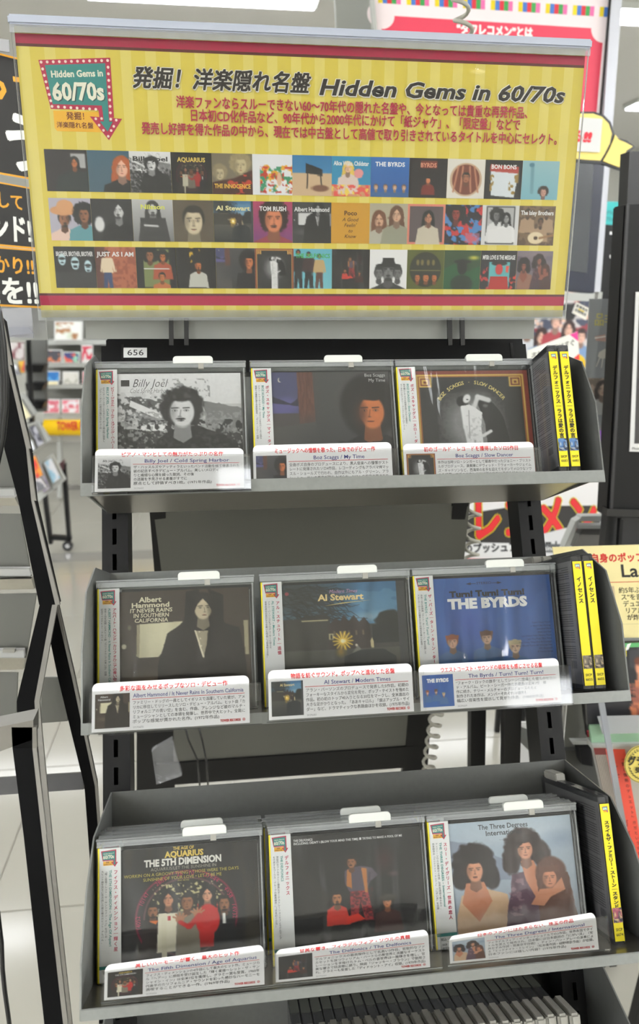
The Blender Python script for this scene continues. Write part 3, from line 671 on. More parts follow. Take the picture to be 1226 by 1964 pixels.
def art_blue(c):         # clear blue sheet with the heads of a group at the foot
    c.vgrad(rgb(44, 88, 158), rgb(52, 96, 166), 0, 1); c.speck(4, .5, rgb(58, 104, 176), 3, None, .5, 3, .4)
    c.ell(.3, .4, .25, .3, rgb(64, 84, 168), .9, a=.6)
    for x, y, col, hc, sd in ((.16, .55, rgb(222, 176, 150), rgb(150, 84, 50), 1), (.44, .53, rgb(214, 176, 150), rgb(96, 62, 44), 2), (.66, .62, rgb(214, 180, 150), rgb(176, 160, 124), 3)):
        face(c, x, y, .11, col, hc, 'short', rgb(60, 40, 34), 0, 0, rgb(70, 110, 160), sd); c.poly([(x-.055, y-.06), (x+.055, y-.06), (x+.05, y-.025), (x-.05, y-.02)], hc)
def art_star_wheel(c):   # black stage curtain, crimson number ring and five people
    c.C[:] = rgb(18, 15, 14); curtains(c, rgb(30, 25, 20), .03, 3, .9); curtains(c, rgb(50, 42, 20), .05, 5, .5)
    cx, cy, r = .485, .56, .365
    for a, b, col in ((1, .96, rgb(116, 22, 48)), (.96, .84, rgb(34, 20, 24)), (.84, .83, rgb(90, 60, 60))):
        c.ell(cx, cy, r*a, r*a, col, .02)
    c.ell(cx, cy, r*.8, r*.8, rgb(24, 20, 16), .02); c.speck(60, .62, rgb(210, 200, 150), 8, (.25, .3, .74, .55), .9)
    for x, y, h, sk, hr, cl, st, w in ((.19+.06, .5, .1, SK2, rgb(20, 15, 12), rgb(40, 30, 28), 'short', 1), (.36, .42, .105, rgb(196, 136, 104), rgb(16, 12, 12), rgb(226, 220, 196), 'long', 1), (.63, .41, .105, rgb(206, 150, 118), rgb(18, 13, 12), rgb(190, 38, 36), 'long', 1),
                                       (.75, .49, .105, SK2, rgb(22, 16, 14), rgb(24, 24, 26), 'short', 1), (.49, .455, .11, SK2, rgb(26, 20, 18), rgb(130, 122, 106), 'short', 1)):
        c.poly([(x-.07, y+.06), (x+.07, y+.06), (x+.085, y+.4), (x-.085, y+.4)], cl); face(c, x, y, h, sk, hr, st, None, 0, 3 if cl[0] < .25 else 0, None, 3, False)
    c.poly([(.22, .57), (.27, .6), (.29, .57)], rgb(220, 110, 40)); c.poly([(.735, .56), (.755, .56), (.76, .64), (.735, .64)], rgb(230, 230, 224)); c.ell(.63, .6, .09, .13, rgb(196, 40, 38), .1)
    c.rect(.31, .56, .345, 1, rgb(222, 216, 190)); c.rect(.355, .545, .375, .58, rgb(190, 60, 70))
    for x, y, s in ((.44, .58, 1), (.56, .55, -1)):
        c.ell(x, y, .035, .025, rgb(176, 120, 88), .2); 
        for k in range(5): a = -2.6+.5*k; c.line(x, y, x+.055*math.cos(a), y+.05*math.sin(a), .009, rgb(180, 124, 92))
    c.line(.5, .64, .57, .56, .025, rgb(190, 38, 36)); c.line(.5, .64, .44, .6, .02, rgb(190, 38, 36)); c.rect(0, .985, 1, 1, rgb(20, 20, 20))
def art_black_curtain(c): # black curtain, standing man in patterned red trousers, two seated men
    c.C[:] = rgb(22, 20, 19); curtains(c, rgb(42, 42, 42), .08, 8, .8, 2.6); c.poly([(0, .1), (.3, .5), (.38, .66), (0, .66)], rgb(34, 30, 24), .7)
    x = .48
    c.poly([(.455, .47), (.58, .47), (.615, .72), (.55, .72), (.52, .56), (.5, .7), (.45, .7)], rgb(150, 46, 48)); c.speck(70, .54, rgb(70, 20, 26), 4, (.44, .46, .62, .73), .8)
    c.poly([(.42, .32), (.47, .29), (.56, .29), (.62, .31), (.66, .37), (.6, .42), (.575, .48), (.45, .48), (.42, .42)], rgb(82, 72, 84), rough=.01)
    c.poly([(.44, .31), (.47, .3), (.47, .46), (.43, .44)], rgb(176, 110, 54)); c.poly([(.54, .3), (.58, .31), (.58, .5), (.56, .5)], rgb(176, 110, 54)); c.line(.6, .35, .59, .42, .014, rgb(60, 52, 66))
    face(c, .475, .255, .09, SK2, rgb(24, 18, 14), 'curly', None, -1, 1, None, 2, False)
    c.poly([(.27, .74), (.28, .61), (.35, .57), (.42, .61), (.45, .74)], rgb(196, 56, 44), rough=.01); c.poly([(.42, .68), (.5, .66), (.55, .71), (.42, .74)], rgb(214, 56, 40))
    face(c, .355, .53, .1, rgb(176, 116, 78), rgb(20, 14, 12), 'short', None, 0, 3, None, 6, False)
    face(c, .72, .59, .09, rgb(190, 120, 80), rgb(34, 28, 22), 'curly', None, -1, 0, rgb(60, 30, 26), 7, True); c.ell(.73, .555, .08, .03, rgb(60, 58, 50), .3)
    c.ell(.72, .25, .09, .16, rgb(70, 24, 26), .9, a=.6); c.ell(.78, .37, .06, .03, rgb(96, 76, 76), .9, a=.7)
def art_three_women(c):  # three women with big dark hair before a pale blue sky
    c.vgrad(rgb(176, 192, 206), rgb(150, 160, 172), 0, 1); c.poly([(0, .14), (.2, .18), (.45, .34), (.5, .5), (0, .5)], rgb(140, 150, 168), rough=.02); c.ell(.55, .1, .5, .15, rgb(190, 202, 212), .9)
    c.ell(.9, .2, .2, .1, rgb(150, 166, 186), .9)
    c.poly([(.05, .78), (.1, .6), (.3, .56), (.45, .62), (.47, .8), (.45, 1), (.05, 1)], rgb(206, 172, 138), rough=.015)
    h1, h2, h3 = rgb(34, 24, 24), rgb(54, 40, 38), rgb(96, 60, 46)
    c.ell(.61, .24, .16, .17, h2, .12, rough=.22, nsc=22); c.ell(.5, .36, .075, .12, h2, .2, rough=.25, nsc=22); c.ell(.74, .32, .08, .12, h2, .2, rough=.25, nsc=22)
    c.poly([(.5, .46), (.72, .44), (.88, 1), (.4, 1)], rgb(96, 70, 84), rough=.02); c.speck(30, .58, rgb(150, 120, 130), 4, (.46, .5, .58, .8), .7)
    c.poly([(.57, .36), (.67, .36), (.72, .5), (.68, .7), (.6, .52)], rgb(200, 134, 102)); face(c, .615, .27, .17, rgb(210, 148, 118), h2, 'short', rgb(40, 28, 26), 0, 0, None, 3, False)
    c.poly([(.54, .14), (.7, .14), (.71, .26), (.67, .2), (.6, .21), (.545, .27)], h2, rough=.02)
    c.ell(.21, .36, .18, .2, h1, .12, rough=.2, nsc=24); c.ell(.1, .46, .07, .1, h1, .2, rough=.25); c.ell(.34, .47, .07, .11, h1, .2, rough=.25)
    c.poly([(.14, .5), (.28, .5), (.33, .66), (.22, .82), (.1, .66)], rgb(196, 130, 98)); face(c, .215, .41, .18, rgb(210, 146, 114), h1, 'short', rgb(40, 26, 24), 0, 0, None, 4, False)
    c.ell(.21, .29, .1, .05, h1, .2, rough=.3, nsc=24)
    c.ell(.8, .47, .13, .14, h3, .15, rough=.1); c.poly([(.68, .48), (.93, .48), (1, 1), (.68, 1)], h3, rough=.02)
    face(c, .785, .52, .16, rgb(208, 140, 108), h3, 'short', rgb(50, 30, 26), 0, 0, None, 5, False); c.poly([(.705, .42), (.865, .42), (.86, .475), (.79, .46), (.71, .475)], rgb(110, 72, 56), rough=.01)
    c.poly([(.62, .72), (.7, .6), (.8, .6), (.88, .52), (.9, .62), (.78, .67), (.72, .74)], rgb(204, 140, 108)); c.mottle(.03, 50)

ALB = {
 (1, 1): dict(art=art_rocks, what='black and white cover of a curly haired man among rocks', head='ピアノ・マンとしての魅力がたっぷりの名作', title='Billy Joel / Cold Spring Harbor', code='SICP6653',
   body=['ザ・ハッスルズやアッティラといったバンド活動を経て発表された', '彼の記念すべきデビュー・アルバム。美しいメロディ', 'りと繊細な心情を綴った歌詞、その後', 'の活躍を予見させる素養がすでに', '原点として評価すべき1枚。(1971年作品)'],
   obi=['ビリー・ジョエル｜コールド・スプリング・ハーバー～ピア', 'BILLY JOEL – Cold Spring Harbor', 'のちにスーパースターとなるビリーが22歳の時に録音し', '「ピアノ・マン」の原点が聴けるデビュー作。']),
 (1, 2): dict(art=art_night_window, what='dark cover of a warm lit face beside a dusk window', head='ミュージックへの憧憬を歌った、日本でのデビュー作', title='Boz Scaggs / My Time', code='',
   body=['全曲ボズ自身のプロデュースにより、黒人音楽への憧憬がスト', 'レートに発揮されたソロ4作目。レコーディングもアラバマ州マッ', 'スル・ショールズで行われ、自作以外にもアル・グリーン、アラ', 'ン・トゥーサンの楽曲が取り上げられ、R&Bへの志向の高まりを'],
   obi=['ボズ・スキャッグス｜マイ・タイ', 'BOZ SCAGGS – My Time', 'アラン・トゥーサンやアル・グリーンをカバーした上品な', '南部への憧憬が漂う日本初発売。「ダイナ・フロー」収録。']),
 (1, 3): dict(art=art_moon_dance, what='gold framed cover of a couple before a moon', head='初のゴールド・レコードを獲得したソロ5作目', title='Boz Scaggs / Slow Dancer', code='',
   body=['本作は当時ソロ・シンガーとして躍進中だったジョニー・ブリスト', 'ルがプロデュース。演奏陣にデヴィッド・Ｔウォーカーやジェイム', 'ズ・ギャドソンなど、西海岸の名手を迎えてモダンでメロウなソウ', 'ルを披露。ボズのサウンドには聴かれない洗練を持ち込みシン'],
   obi=['ボズ・スキャッグス｜スロー・ダン', 'BOZ SCAGGS – Slow Dancer', '歌を軸にしてAOR前夜を感じさせる重要作。', 'モータウンのジョニー・ブリストルがプロデュース。']),
 (2, 1): dict(art=art_brown_room, what='brown cover of a long haired man beside a pale window', head='多彩な面をみせるポップなソロ・デビュー作', title='Albert Hammond / It Never Rains In Southern California', code='SICP6670',
   body=['ファミリー・ドッグの一員としてイギリスで活躍していた彼が、アメ', 'リカに移住してリリースしたソロ・デビュー・アルバム。ヒット曲「カ', 'リフォルニアの青い空」を含む、作曲、アレンジなど彼のマルチ・', 'ミュージシャンとしての本領を発揮し、世界中で大ヒット。全篇に', 'ポップな感覚が貫かれた名作。(1972年作品)'],
   obi=['アルバート・ハモンド｜カリフォルニアの青い空', 'ALBERT HAMMOND – It Never Rains In Southern Calif', '全米5位を記録した大ヒット曲「カリフォルニアの青い空」収録', '記念すべきデビュー・アルバム。']),
 (2, 2): dict(art=art_dusk_house, what='dusk cover of a manor house with a golden star of light', head='物語を紡ぐサウンド。ポップへと進化した名盤', title='Al Stewart / Modern Times', code='SICP6683',
   body=['アラン・パーソンズのプロデュースで発表した5作目。初期の', 'フォーキーなスタイルから変化を見せ、ポップ・テイストを強めた', '作品。初の初のトップ40入りとなる30位をマークし、全米進出の', '大きな足がかりとなった。「ああキャロル」「僕はアップル・サイ', 'ダー」など、ドラマティックな表題曲ほかを収録。(1975年作品)'],
   obi=['アル・スチュワート｜追憶', 'AL STEWART – Modern Times', 'アラン・パーソンズをプロデューサーに迎えた', '世界的成功の足がかりを築いた作品。［日本初CD化］']),
 (2, 3): dict(art=art_blue, what='bright blue cover with heads at its foot', head='ウエストコースト・サウンドの萌芽をも感じさせる名盤', title='The Byrds / Turn! Turn! Turn!', code='SICP6659',
   body=['“フォーク・ロックの旗手”としてシーンに登場した彼らのセカン', 'ド・アルバム。ピート・シーガー作の表題曲は全米1位。前', '作に続き、テリー・メルチャーのプロデュースのもと', '制作された本作は、メンバーそれぞれの個性も', '幅広い音楽性を提示して見せた作品。(1965年作品)'],
   obi=['ザ・バーズ｜ターン・ターン・ター', 'THE BYRDS – Turn! Turn! Turn!', '全米1位の表題曲「ターン・ターン・ターン」他を収録した', 'フォーク・ロックの旗手としての地位を築いた名作。']),
 (3, 1): dict(art=art_star_wheel, what='black cover of five people inside a crimson number ring', head='美しいハーモニーが響く、最大のヒット作', title='The Fifth Dimension / Age of Aquarius', code='SICP6654',
   body=['フィフス・ディメンションの4作目にして最大のヒット作。ミュージカ', 'ル『ヘアー』に感銘を受け誕生した「輝く星座～レット・ザ・サン', 'シャイン・イン」は全米1位を獲得し、グラミー賞も受賞。1960年', '代後半のカリフォルニア・サウンドを彩った絶妙なハーモニーを', '満喫することができる一作。(1969年作品)'],
   obi=['フィフス・ディメンション｜輝く星', 'THE 5TH DIMENSION – The Age Of Aquari', '「輝く星座～レット・ザ・サンシャイン・イン」をはじめ、', '大ヒット曲を次々に生み出した彼ら最大のヒット・アルバム。']),
 (3, 2): dict(art=art_black_curtain, what='black curtain cover of a standing man in red trousers', head='甘美な響き、フィラデルフィア・ソウルの真髄', title='The Delfonics / The Delfonics', code='SICP6664',
   body=['デルフォニックスの最高傑作として名高い3作目。官能的なファ', 'ルセットを放つウィリアム・ハートらの歌世界と流麗なオーケスト', 'レーションを手掛けたトム・ベルの音世界は一層輝きを増し、甘', '美な響きで桃源郷に誘う。映画『ジャッキー・ブラウン』で使用さ', 'れ、グラミーも受賞した「ディドゥント・アイ」収録。(1970年作品)'],
   obi=['デルフォニックス', 'THE DELFONICS', '官能的なファルセットと優美なオーケストレーションでフィラデルフィア', 'を代表するコーラス・グループの最高傑作。［日本初CD化］']),
 (3, 3): dict(art=art_three_women, what='pale blue cover of three women with big hair', head='日本のファンにはたまらない、珠玉の作品', title='The Three Degrees / International', code='SICP6669',
   body=['フィラデルフィア・インターナショナルでの2作目。世界各国でタイ', 'トルを変えて発売され、日本盤には日本語詞の「にがい涙」（安', '井かずみ作詞・筒美京平作曲）、ティン・パン・アレーの演奏によ', 'る「ミッドナイト・トレイン」（松本隆作詞・細野晴臣作曲）が収録。', '日本ファンには嬉しい内容！(1975年作品)'],
   obi=['スリー・ディグリーズ｜世界の恋人', 'THE THREE DEGREES – International', 'フィリー・ソウルの歌姫の2作目。世界各国語で歌われた、', '日本制作の「ミッドナイト・トレイン」「にがい涙」を収録。']),
}
def cover_text(k, p):
    """lettering on the covers, p is 120 x 120 mm"""
    T = lambda t, x, y, s, col, **kw: p.text(t, x*120, y*120, s*120, col, **kw)
    if k == (1, 1):
        p.rect(6.5, 6.5, 8, 6.4, g_(30)); T('Billy Joel', .14, .115, .1, g_(30), fit=34, shear=.35, bold=-.01); T('Cold Spring Harbor', .12, .165, .055, g_(60), fit=36, shear=.35, bold=-.012)
    elif k == (1, 2): T('Boz Scaggs', .97, .045, .04, g_(190), align='r', bold=0); T('My Time', .97, .09, .04, g_(190), align='r', bold=0)
    elif k == (1, 3):
        s = 'BOZ SCAGGS · SLOW DANCER'
        for i, ch in enumerate(s):
            if ch == ' ': continue
            a = math.radians(-142+104*i/(len(s)-1)); x, y = .5+.36*math.cos(a)*.92, .48+.36*math.sin(a)
            T(ch, x, y, .046, rgb(214, 196, 120), rot=math.degrees(a)+90, align='c', up=(i == 0))
    elif k == (2, 1):
        cc = rgb(226, 220, 190)
        T('Albert', .255, .092, .06, cc, align='c', fit=20, bold=.03); T('Hammond', .255, .135, .056, cc, align='c', fit=34, bold=.03)
        for i, (t, f) in enumerate((('IT NEVER RAINS', 38), ('IN SOUTHERN', 32), ('CALIFORNIA', 30))): T(t, .26, .176+.041*i, .046, cc, align='c', fit=f, bold=.02, rot=0, shear=.08)
    elif k == (2, 2):
        T('Modern Times', .51, .085, .045, rgb(200, 150, 190), align='c', fit=27, bold=0, shear=.3); T('Al Stewart', .49, .145, .075, rgb(240, 216, 150), align='c', fit=43, bold=.035)
        p.poly([(.36*120, .19*120), (.5*120, .168*120), (.73*120, .155*120), (.5*120, .176*120)], rgb(230, 206, 130)); T('●', .05, .09, .04, rgb(140, 50, 60))
    elif k == (2, 3):
        T('STEREO', .45, .062, .03, rgb(24, 34, 60), align='c', fit=15); p.poly([(36, 6.6), (41, 5), (41, 8)], rgb(24, 34, 60)); p.rect(40, 6.3, 6, .6, rgb(24, 34, 60)); p.poly([(72, 6.6), (67, 5), (67, 8)], rgb(24, 34, 60)); p.rect(62, 6.3, 6, .6, rgb(24, 34, 60))
        T('Turn! Turn! Turn!', .47, .165, .07, rgb(8, 10, 20), align='c', fit=74, bold=.05); T('THE BYRDS', .47, .265, .115, rgb(240, 240, 238), align='c', fit=78, bold=.06)
        for i, t in enumerate(['Turn! Turn! Turn!', "It Won't Be Wrong", 'Satisfied Mind', 'Wait and See', 'Lay Down Your Weary Tune', 'I Set You Free This Time', 'The Times They Are A-Changin’', 'The World Turns All Around Her', 'Oh! Susannah', 'If You’re Gone']):
            T(t, .97, .425+.028*i, .021, rgb(20, 34, 70), align='r', bold=0)
    elif k == (3, 1):
        y0 = rgb(226, 196, 90); w0 = rgb(226, 224, 216)
        T('THE AGE OF', .47, .03, .036, y0, align='c', fit=18, bold=.02); T('AQUARIUS', .475, .085, .066, y0, align='c', fit=33, bold=.04); T('THE 5TH DIMENSION', .465, .148, .075, w0, align='c', fit=66, bold=.045)
        T('AQUARIUS/LET THE SUNSHINE IN', .468, .185, .036, rgb(170, 166, 150), align='c', fit=56, bold=-.01)
        T('WORKIN ON A GROOVY THING • THOSE WERE THE DAYS', .455, .225, .036, rgb(196, 182, 74), align='c', fit=98, bold=-.005); T('SUNSHINE OF YOUR LOVE • LET IT BE ME', .46, .262, .036, rgb(196, 182, 74), align='c', fit=67, bold=-.005)
        T('AND MORE', .465, .28, .016, rgb(150, 140, 70), align='c')
        for t, a in (('14052', 176), ('10147', 208), ('2805', 238), ('26', 262), ('10', 276), ('27=44', 302), ('4=58', 332), ('14V32', 358)):
            r = math.radians(a); T(t, .485+.325*math.cos(r), .56+.325*math.sin(r), .045, rgb(190, 40, 84), align='c', rot=a+90 if a > 180 else a+90, bold=-.01)
    elif k == (3, 2):
        T('THE DELFONICS', .05, .045, .026, g_(220), fit=17, bold=.02); T("INCLUDING: DIDN'T I (BLOW YOUR MIND THIS TIME) ■ TRYING TO MAKE A FOOL OF ME", .05, .07, .026, g_(220), fit=98, bold=.02)
    elif k == (3, 3):
        cc = rgb(40, 36, 42); T('The Three Degrees', .46, .07, .06, cc, align='c', fit=47, bold=.012); T('International', .46, .125, .06, cc, align='c', fit=34, bold=.012); p.ring(.46*120, .145*120, 9, 9.5, cc, 20, 120, 12, .3)
ARTC = {}
def art_canvas(k, n):
    if (k, n) not in ARTC:
        a = .92 if n > 60 else 1.0
        c = Cv(n, int(n*a), g_(40), (0, 0, 1, a)); ALB[k]['art'](c); ARTC[(k, n)] = c.out()
    return ARTC[(k, n)]

def cd_front(r, j):
    A = ALB[(r, j)]; u0 = COLS[r][j-1]; H = FLOORV[r]-.5
    posw = {1: 'top', 2: 'middle', 3: 'bottom'}[r]+' shelf '+{1: 'left', 2: 'centre', 3: 'right'}[j]
    t = thing('cd_case', R(r, u0+71, H, -5), 'CD, %s' % A['what'], 'CD case', 'CDs shown face on in the rack')
    B = lambda name, a, b, c, d, e, f, m, par=t, bev=0: Rbox(name, r, u0+a, u0+b, c, d, e, f, m, par, bev)
    B('keeper_box', 0, 142.6, 0, H, -11.5, 1.6, M_CASE, t, .0009)
    B('keeper_lid_strip', .6, 142, .6, 5.4, 1.7, 2.3, M_EDGE)
    B('side_highlight', 139.6, 141, 6, H-2, 1.7, 2.2, M_EDGE); B('side_highlight', 137.4, 137.9, 12, H-2, .6, 1.0, M_EDGE)  # thin pale strips stand in for the highlights down the right edge
    B('lid_rim', 0, 142.6, -1.2, .2, -2.6, 2.4, M_EDGE); B('lid_rim', 0, 142.6, -.6, .2, -11.5, -9.6, M_EDGE)
    B('hinge_strip', 138.4, 140.2, 9, H-3, -4, 0, M_CASE)
    B('disc_tray', 22, 140, 7, H-1, -10.5, -5, M_DARKP, t, .0006)
    bk = B('booklet', 17, 137, 9.6, H-1, -3.4, -2.4, M_PAPER)
    p = Print(120, 120); C = art_canvas((r, j), 168); p.grid(C, 0, 0, 120, 120*.92); p.rect(0, 110.4, 120, 9.6, tuple(C[-1].mean(0))); cover_text((r, j), p)
    vis = (H-1-9.6)
    p2 = p; p2.build('cover_print', [R(r, u0+17, 9.6, -2.4), R(r, u0+137, 9.6, -2.4), R(r, u0+137, 9.6+120*vis/120., -2.4), R(r, u0+17, 9.6+120*vis/120., -2.4)] if 0 else Rquad(r, u0+17, u0+137, 9.6, 9.6+min(120, vis*120/ (vis if vis > 0 else 1)), -2.4) if vis >= 120 else clipq(r, u0, vis), bk, M_COVER)
    ob = B('obi_strip', 2.6, 20.5, 6.2, H-1, .2, .7, M_PAPER)
    B('obi_spine', 1.2, 2.5, 6.2, H-1, -10, .7, mat('yellow_obi_paper', rgb(246, 226, 30), .5), ob)
    p = Print(17.9, H-7.2); p.bg(rgb(240, 241, 240)); logo(p, 1.2, 1.4, 15.4)
    o = A['obi']; top = 17.5
    vismm = 84-top-2
    n0 = max(len(o[0]), 1); s0 = min(4.1, vismm/n0)
    p.vtext(o[0], 13.6, top, 3.6, rgb(196, 26, 78), fit=n0*s0, bold=.02)
    w = len(o[1])*1.62; p.text(o[1], 8.2, top, 2.9, rgb(36, 150, 140), fit=min(w, vismm+2), rot=90, bold=.012)
    for q, xx in ((2, 5.6), (3, 2.6)):
        n = len(o[q]); p.vtext(o[q], xx, top, 2.1, rgb(60, 60, 60), fit=n*min(2.05, (vismm+3)/n), bold=0)
    if r == 3: p.rect(0, 92.5, 17.9, 2.6, TEAL); p.text('¥1,000+税' if 0 else '税込', 3, 98.5, 2.6, g_(90), up=True); p.text('SICP', 4, 102.5, 2.2, g_(120)); p.text('期間限定', 4, 105.5, 2.2, g_(120))
    p.build('obi_print', Rquad(r, u0+2.6, u0+20.5, 6.2, H-1, .7), ob)
    # white tab of the keeper
    n = 8; pts = []
    a0, a1, v0, v1, rr = 73, 111, -6.2, 1.4, 3.4
    for i in range(n+1): a = math.pi/2*i/n; pts.append((a0+rr-rr*math.cos(a), v0+rr-rr*math.sin(a)))
    for i in range(n+1): a = math.pi/2*i/n; pts.append((a1-rr+rr*math.sin(a), v0+rr-rr*math.cos(a)))
    pts += [(a1, v1), (a0, v1)]
    tb = prism('keeper_tab', [R(r, u0+x, y, 2.6) for x, y in pts], R(r, 0, 0, -1.5)-R(r, 0, 0, 2.6), M_WHITEP, t, bevel=.0005)
    B('tab_stem', 97, 102, .8, 6.5, -1.4, 2.4, M_GREYP, tb)
    # cellophane
    sh = Rquad(r, u0+3, u0+140.4, 6.5, H-1, 2.6)
    mesh('cellophane', sh, [(0, 1, 2, 3)], M_WRAP, t)
    return t
def clipq(r, u0, vis): return Rquad(r, u0+17, u0+137, 9.6, 9.6+vis, -2.4)

# the card texts, 132 x 41 mm
def card_print(A, k, w=132., h=41., short=False):
    p = Print(w, h)
    c1 = rgb(204, 18, 26); blue = rgb(28, 40, 132); blk = g_(34)
    hw = min(96, len(A['head'])*4.55); p.text(A['head'], w/2+2, 7.6, 5, c1, fit=hw, align='c', bold=.022)
    tw = min(93, len(A['title'])*2.45); p.text(A['title'], 81 if tw < 80 else 80.5, 14, 4.9, blue, fit=tw, align='c', bold=.006)
    p.rect(33, 15.2, 95, .45, c1)
    n = len(A['body'])
    for i, t in enumerate(A['body']):
        kk = min(95, len(t)*3.15); p.text(t, 33.5, 19.6+3.95*i, 3.35, blk, fit=kk if len(t) < 28 else 94.5, bold=.004, up=(i == 0))
    C = art_canvas(k, 44); p.grid(C, 2.6, 9.8, 28.6, 28.6)
    if k == (2, 3): p.text('THE BYRDS', 17, 16.5, 4.4, g_(240), align='c', fit=20, bold=.06)
    if k == (2, 2): p.text('Al Stewart', 17, 14, 3, rgb(240, 216, 150), align='c', fit=13)
    if k == (1, 1): p.text('Billy Joel', 6.5, 13, 3, g_(40), fit=9, shear=.3)
    if k == (2, 1): p.text('Albert', 10, 13, 2.4, g_(220), align='c'); p.text('Hammond', 10, 15.4, 2.4, g_(220), align='c')
    if k == (3, 1): p.text('AQUARIUS', 17, 12.5, 2.2, rgb(226, 196, 90), align='c'); p.text('THE 5TH DIMENSION', 17, 14.8, 2.3, g_(220), align='c', fit=17)
    if not short:
        p.text(A['code'], 34, 39.6, 2.2, g_(170), bold=0); p.text('TOWER RECORDS', 107, 38.9, 2.9, c1, fit=17.2, bold=.035, sy=1); p.ring(127, 37.8, .85, 1.15, c1, n=14); p.text('¥', 127, 38.5, 1.6, c1, align='c')
    return p
# fitted card corners in the photo give each card's place on its row (top edge n=14, foot swings forward)
CARD = {(1, 1): ((2.8, 87.4), (137.2, 89.3), 126.8, 16, 31), (1, 2): ((146.0, 86.9), (277.5, 86.4), 125.5, 16, 26), (1, 3): ((288.9, 88.5), (418.2, 89), 125.5, 16, 26),
        (2, 1): ((-.8, 88.5), (134.4, 88.8), 129.6, 16, 24), (2, 2): ((151.3, 85.7), (281.8, 86.2), 128.6, 16, 22), (2, 3): ((288, 88.1), (421, 88.8), 128.7, 16, 24),
        (3, 1): ((9.6, 92.7), (139.7, 88.7), 119.2, 16, 44), (3, 2): ((149.1, 93.9), (281, 89.2), 119.0, 16, 44), (3, 3): ((298.6, 96.5), (432.6, 88.4), 118.6, 16, 44)}
def card(r, j):
    (ul, vl), (ur, vr), vb, n0, n1 = CARD[(r, j)]; A = ALB[(r, j)]; short = r == 1 and j > 1
    posw = {1: 'top', 2: 'middle', 3: 'bottom'}[r]+' shelf '+{1: 'left', 2: 'centre', 3: 'right'}[j]
    h = 36. if short else 41.
    dv = (vl+vr)/2; sl = (vr-vl)
    n0, n1 = (40, 53) if not short else (34, 44)
    if (r, j) == (1, 1): n0, n1 = 38, 53
        # foot: keep the sight line through the photo's lower edge while the card leans out over the flange
    def hit(u, v, nref, n):
        P = R(r, u, v, nref); d = P-EYE; nn = R(r, 0, 0, 1)-R(r, 0, 0, 0); o = R(r, 0, 0, n)
        s = (o-EYE).dot(nn)/d.dot(nn); return EYE+d*s
    TL, TR = hit(ul, vl, 16, n0), hit(ur, vr, 16, n0)
    BL, BR = hit(ul-.6, vb+ (sl*.1), 16, n1), hit(ur-.6, vb, 16, n1)
    pn = (TR-TL).cross(BL-TL).normalized(); dd = BR-EYE; BR = EYE+dd*((TL-EYE).dot(pn)/dd.dot(pn))
    t = thing('information_card', (BL+BR)/2, 'white card with red headline and blue line "%s", %s' % (A['title'].replace('/', 'by').split(' by ')[-1], posw), 'card', 'information cards in front of the CDs')
    t['label'] = 'white information card with red headline, blue line and small picture, %s' % posw
    # board with rounded top corners
    e = (TR-TL); f = (BL-TL); W_c = e.length; rr = .005; pts = []
    def pt(a, b): return TL+e*(a/W_c)+(BL+(BR-BL)*(a/W_c)-(TL+e*(a/W_c)))*(b/f.length)
    for i in range(7): a = math.pi/2*i/6; pts.append(pt(rr-rr*math.cos(a), rr-rr*math.sin(a)))
    for i in range(7): a = math.pi/2*i/6; pts.append(pt(W_c-rr+rr*math.sin(a), rr-rr*math.cos(a)))
    pts += [BR, BL]; nn = e.cross(f).normalized()
    prism('card_board', pts, nn*.0005, mat('bright_white_card', rgb(236, 236, 235), .5), t)
    card_print(A, (r, j), 132., h, short).build('card_print', [TL, TR, BR, BL], t, lift=.0001)
    # clear pocket around the lower part
    hd = thing('card_holder', (BL+BR)/2+Vector((0, -.002, -.001)), 'clear acrylic card pocket on the flange, %s' % posw, 'card holder', 'clear card pockets')
    m0 = .18; ex = e.normalized(); k2 = .010 if r != 1 else .006
    a = TL+(BL-TL)*m0-ex*.002; b = TR+(BR-TR)*m0+ex*k2; c = BR+(BR-TR).normalized()*.0016+ex*k2; d = BL+(BL-TL).normalized()*.0016-ex*.002
    off = -nn*.0016
    slab('front_sheet', [a+off, b+off, c+off, d+off], .0009, M_HOLD, hd)
    slab('back_sheet', [a+nn*.001, b+nn*.001, c+nn*.001, d+nn*.001], .0008, M_HOLD, hd)
    dn = (d-a).normalized()
    slab('foot_strip', [d+off, c+off, c+off+dn*.0012, d+off+dn*.0012], .0034, M_HOLD, hd)
    return t
M_HOLD = clear('clear_pocket_plastic', (.993, .995, .996), .05, 1.36, bump=.05, nscale=25, dist=.001)
for r in (1, 2, 3):
    for j in (1, 2, 3):
        t = cd_front(r, j)
        posw = {1: 'top', 2: 'middle', 3: 'bottom'}[r]+' shelf '+{1: 'left', 2: 'centre', 3: 'right'}[j]
        nb = 3 if r == 3 else 1
        for q in range(nb):
            dvec = R(r, 0, 0, -14.4*(q+1))-R(r, 0, 0, 0)
            if q == 1: dvec = dvec+Vector((-.0035, 0, 0))
            c = dup(t, dvec, '%s case edge showing behind the front CD, %s stack' % (['clear', 'third clear', 'rearmost clear'][q], posw), 'CDs standing behind the front ones')
            for ch in list(c.children):
                if ch.name.startswith('cellophane') or (ch.name.startswith('keeper_tab') and q != 1):
                    for g2 in list(ch.children): bpy.data.objects.remove(g2)
                    bpy.data.objects.remove(ch)
        card(r, j)

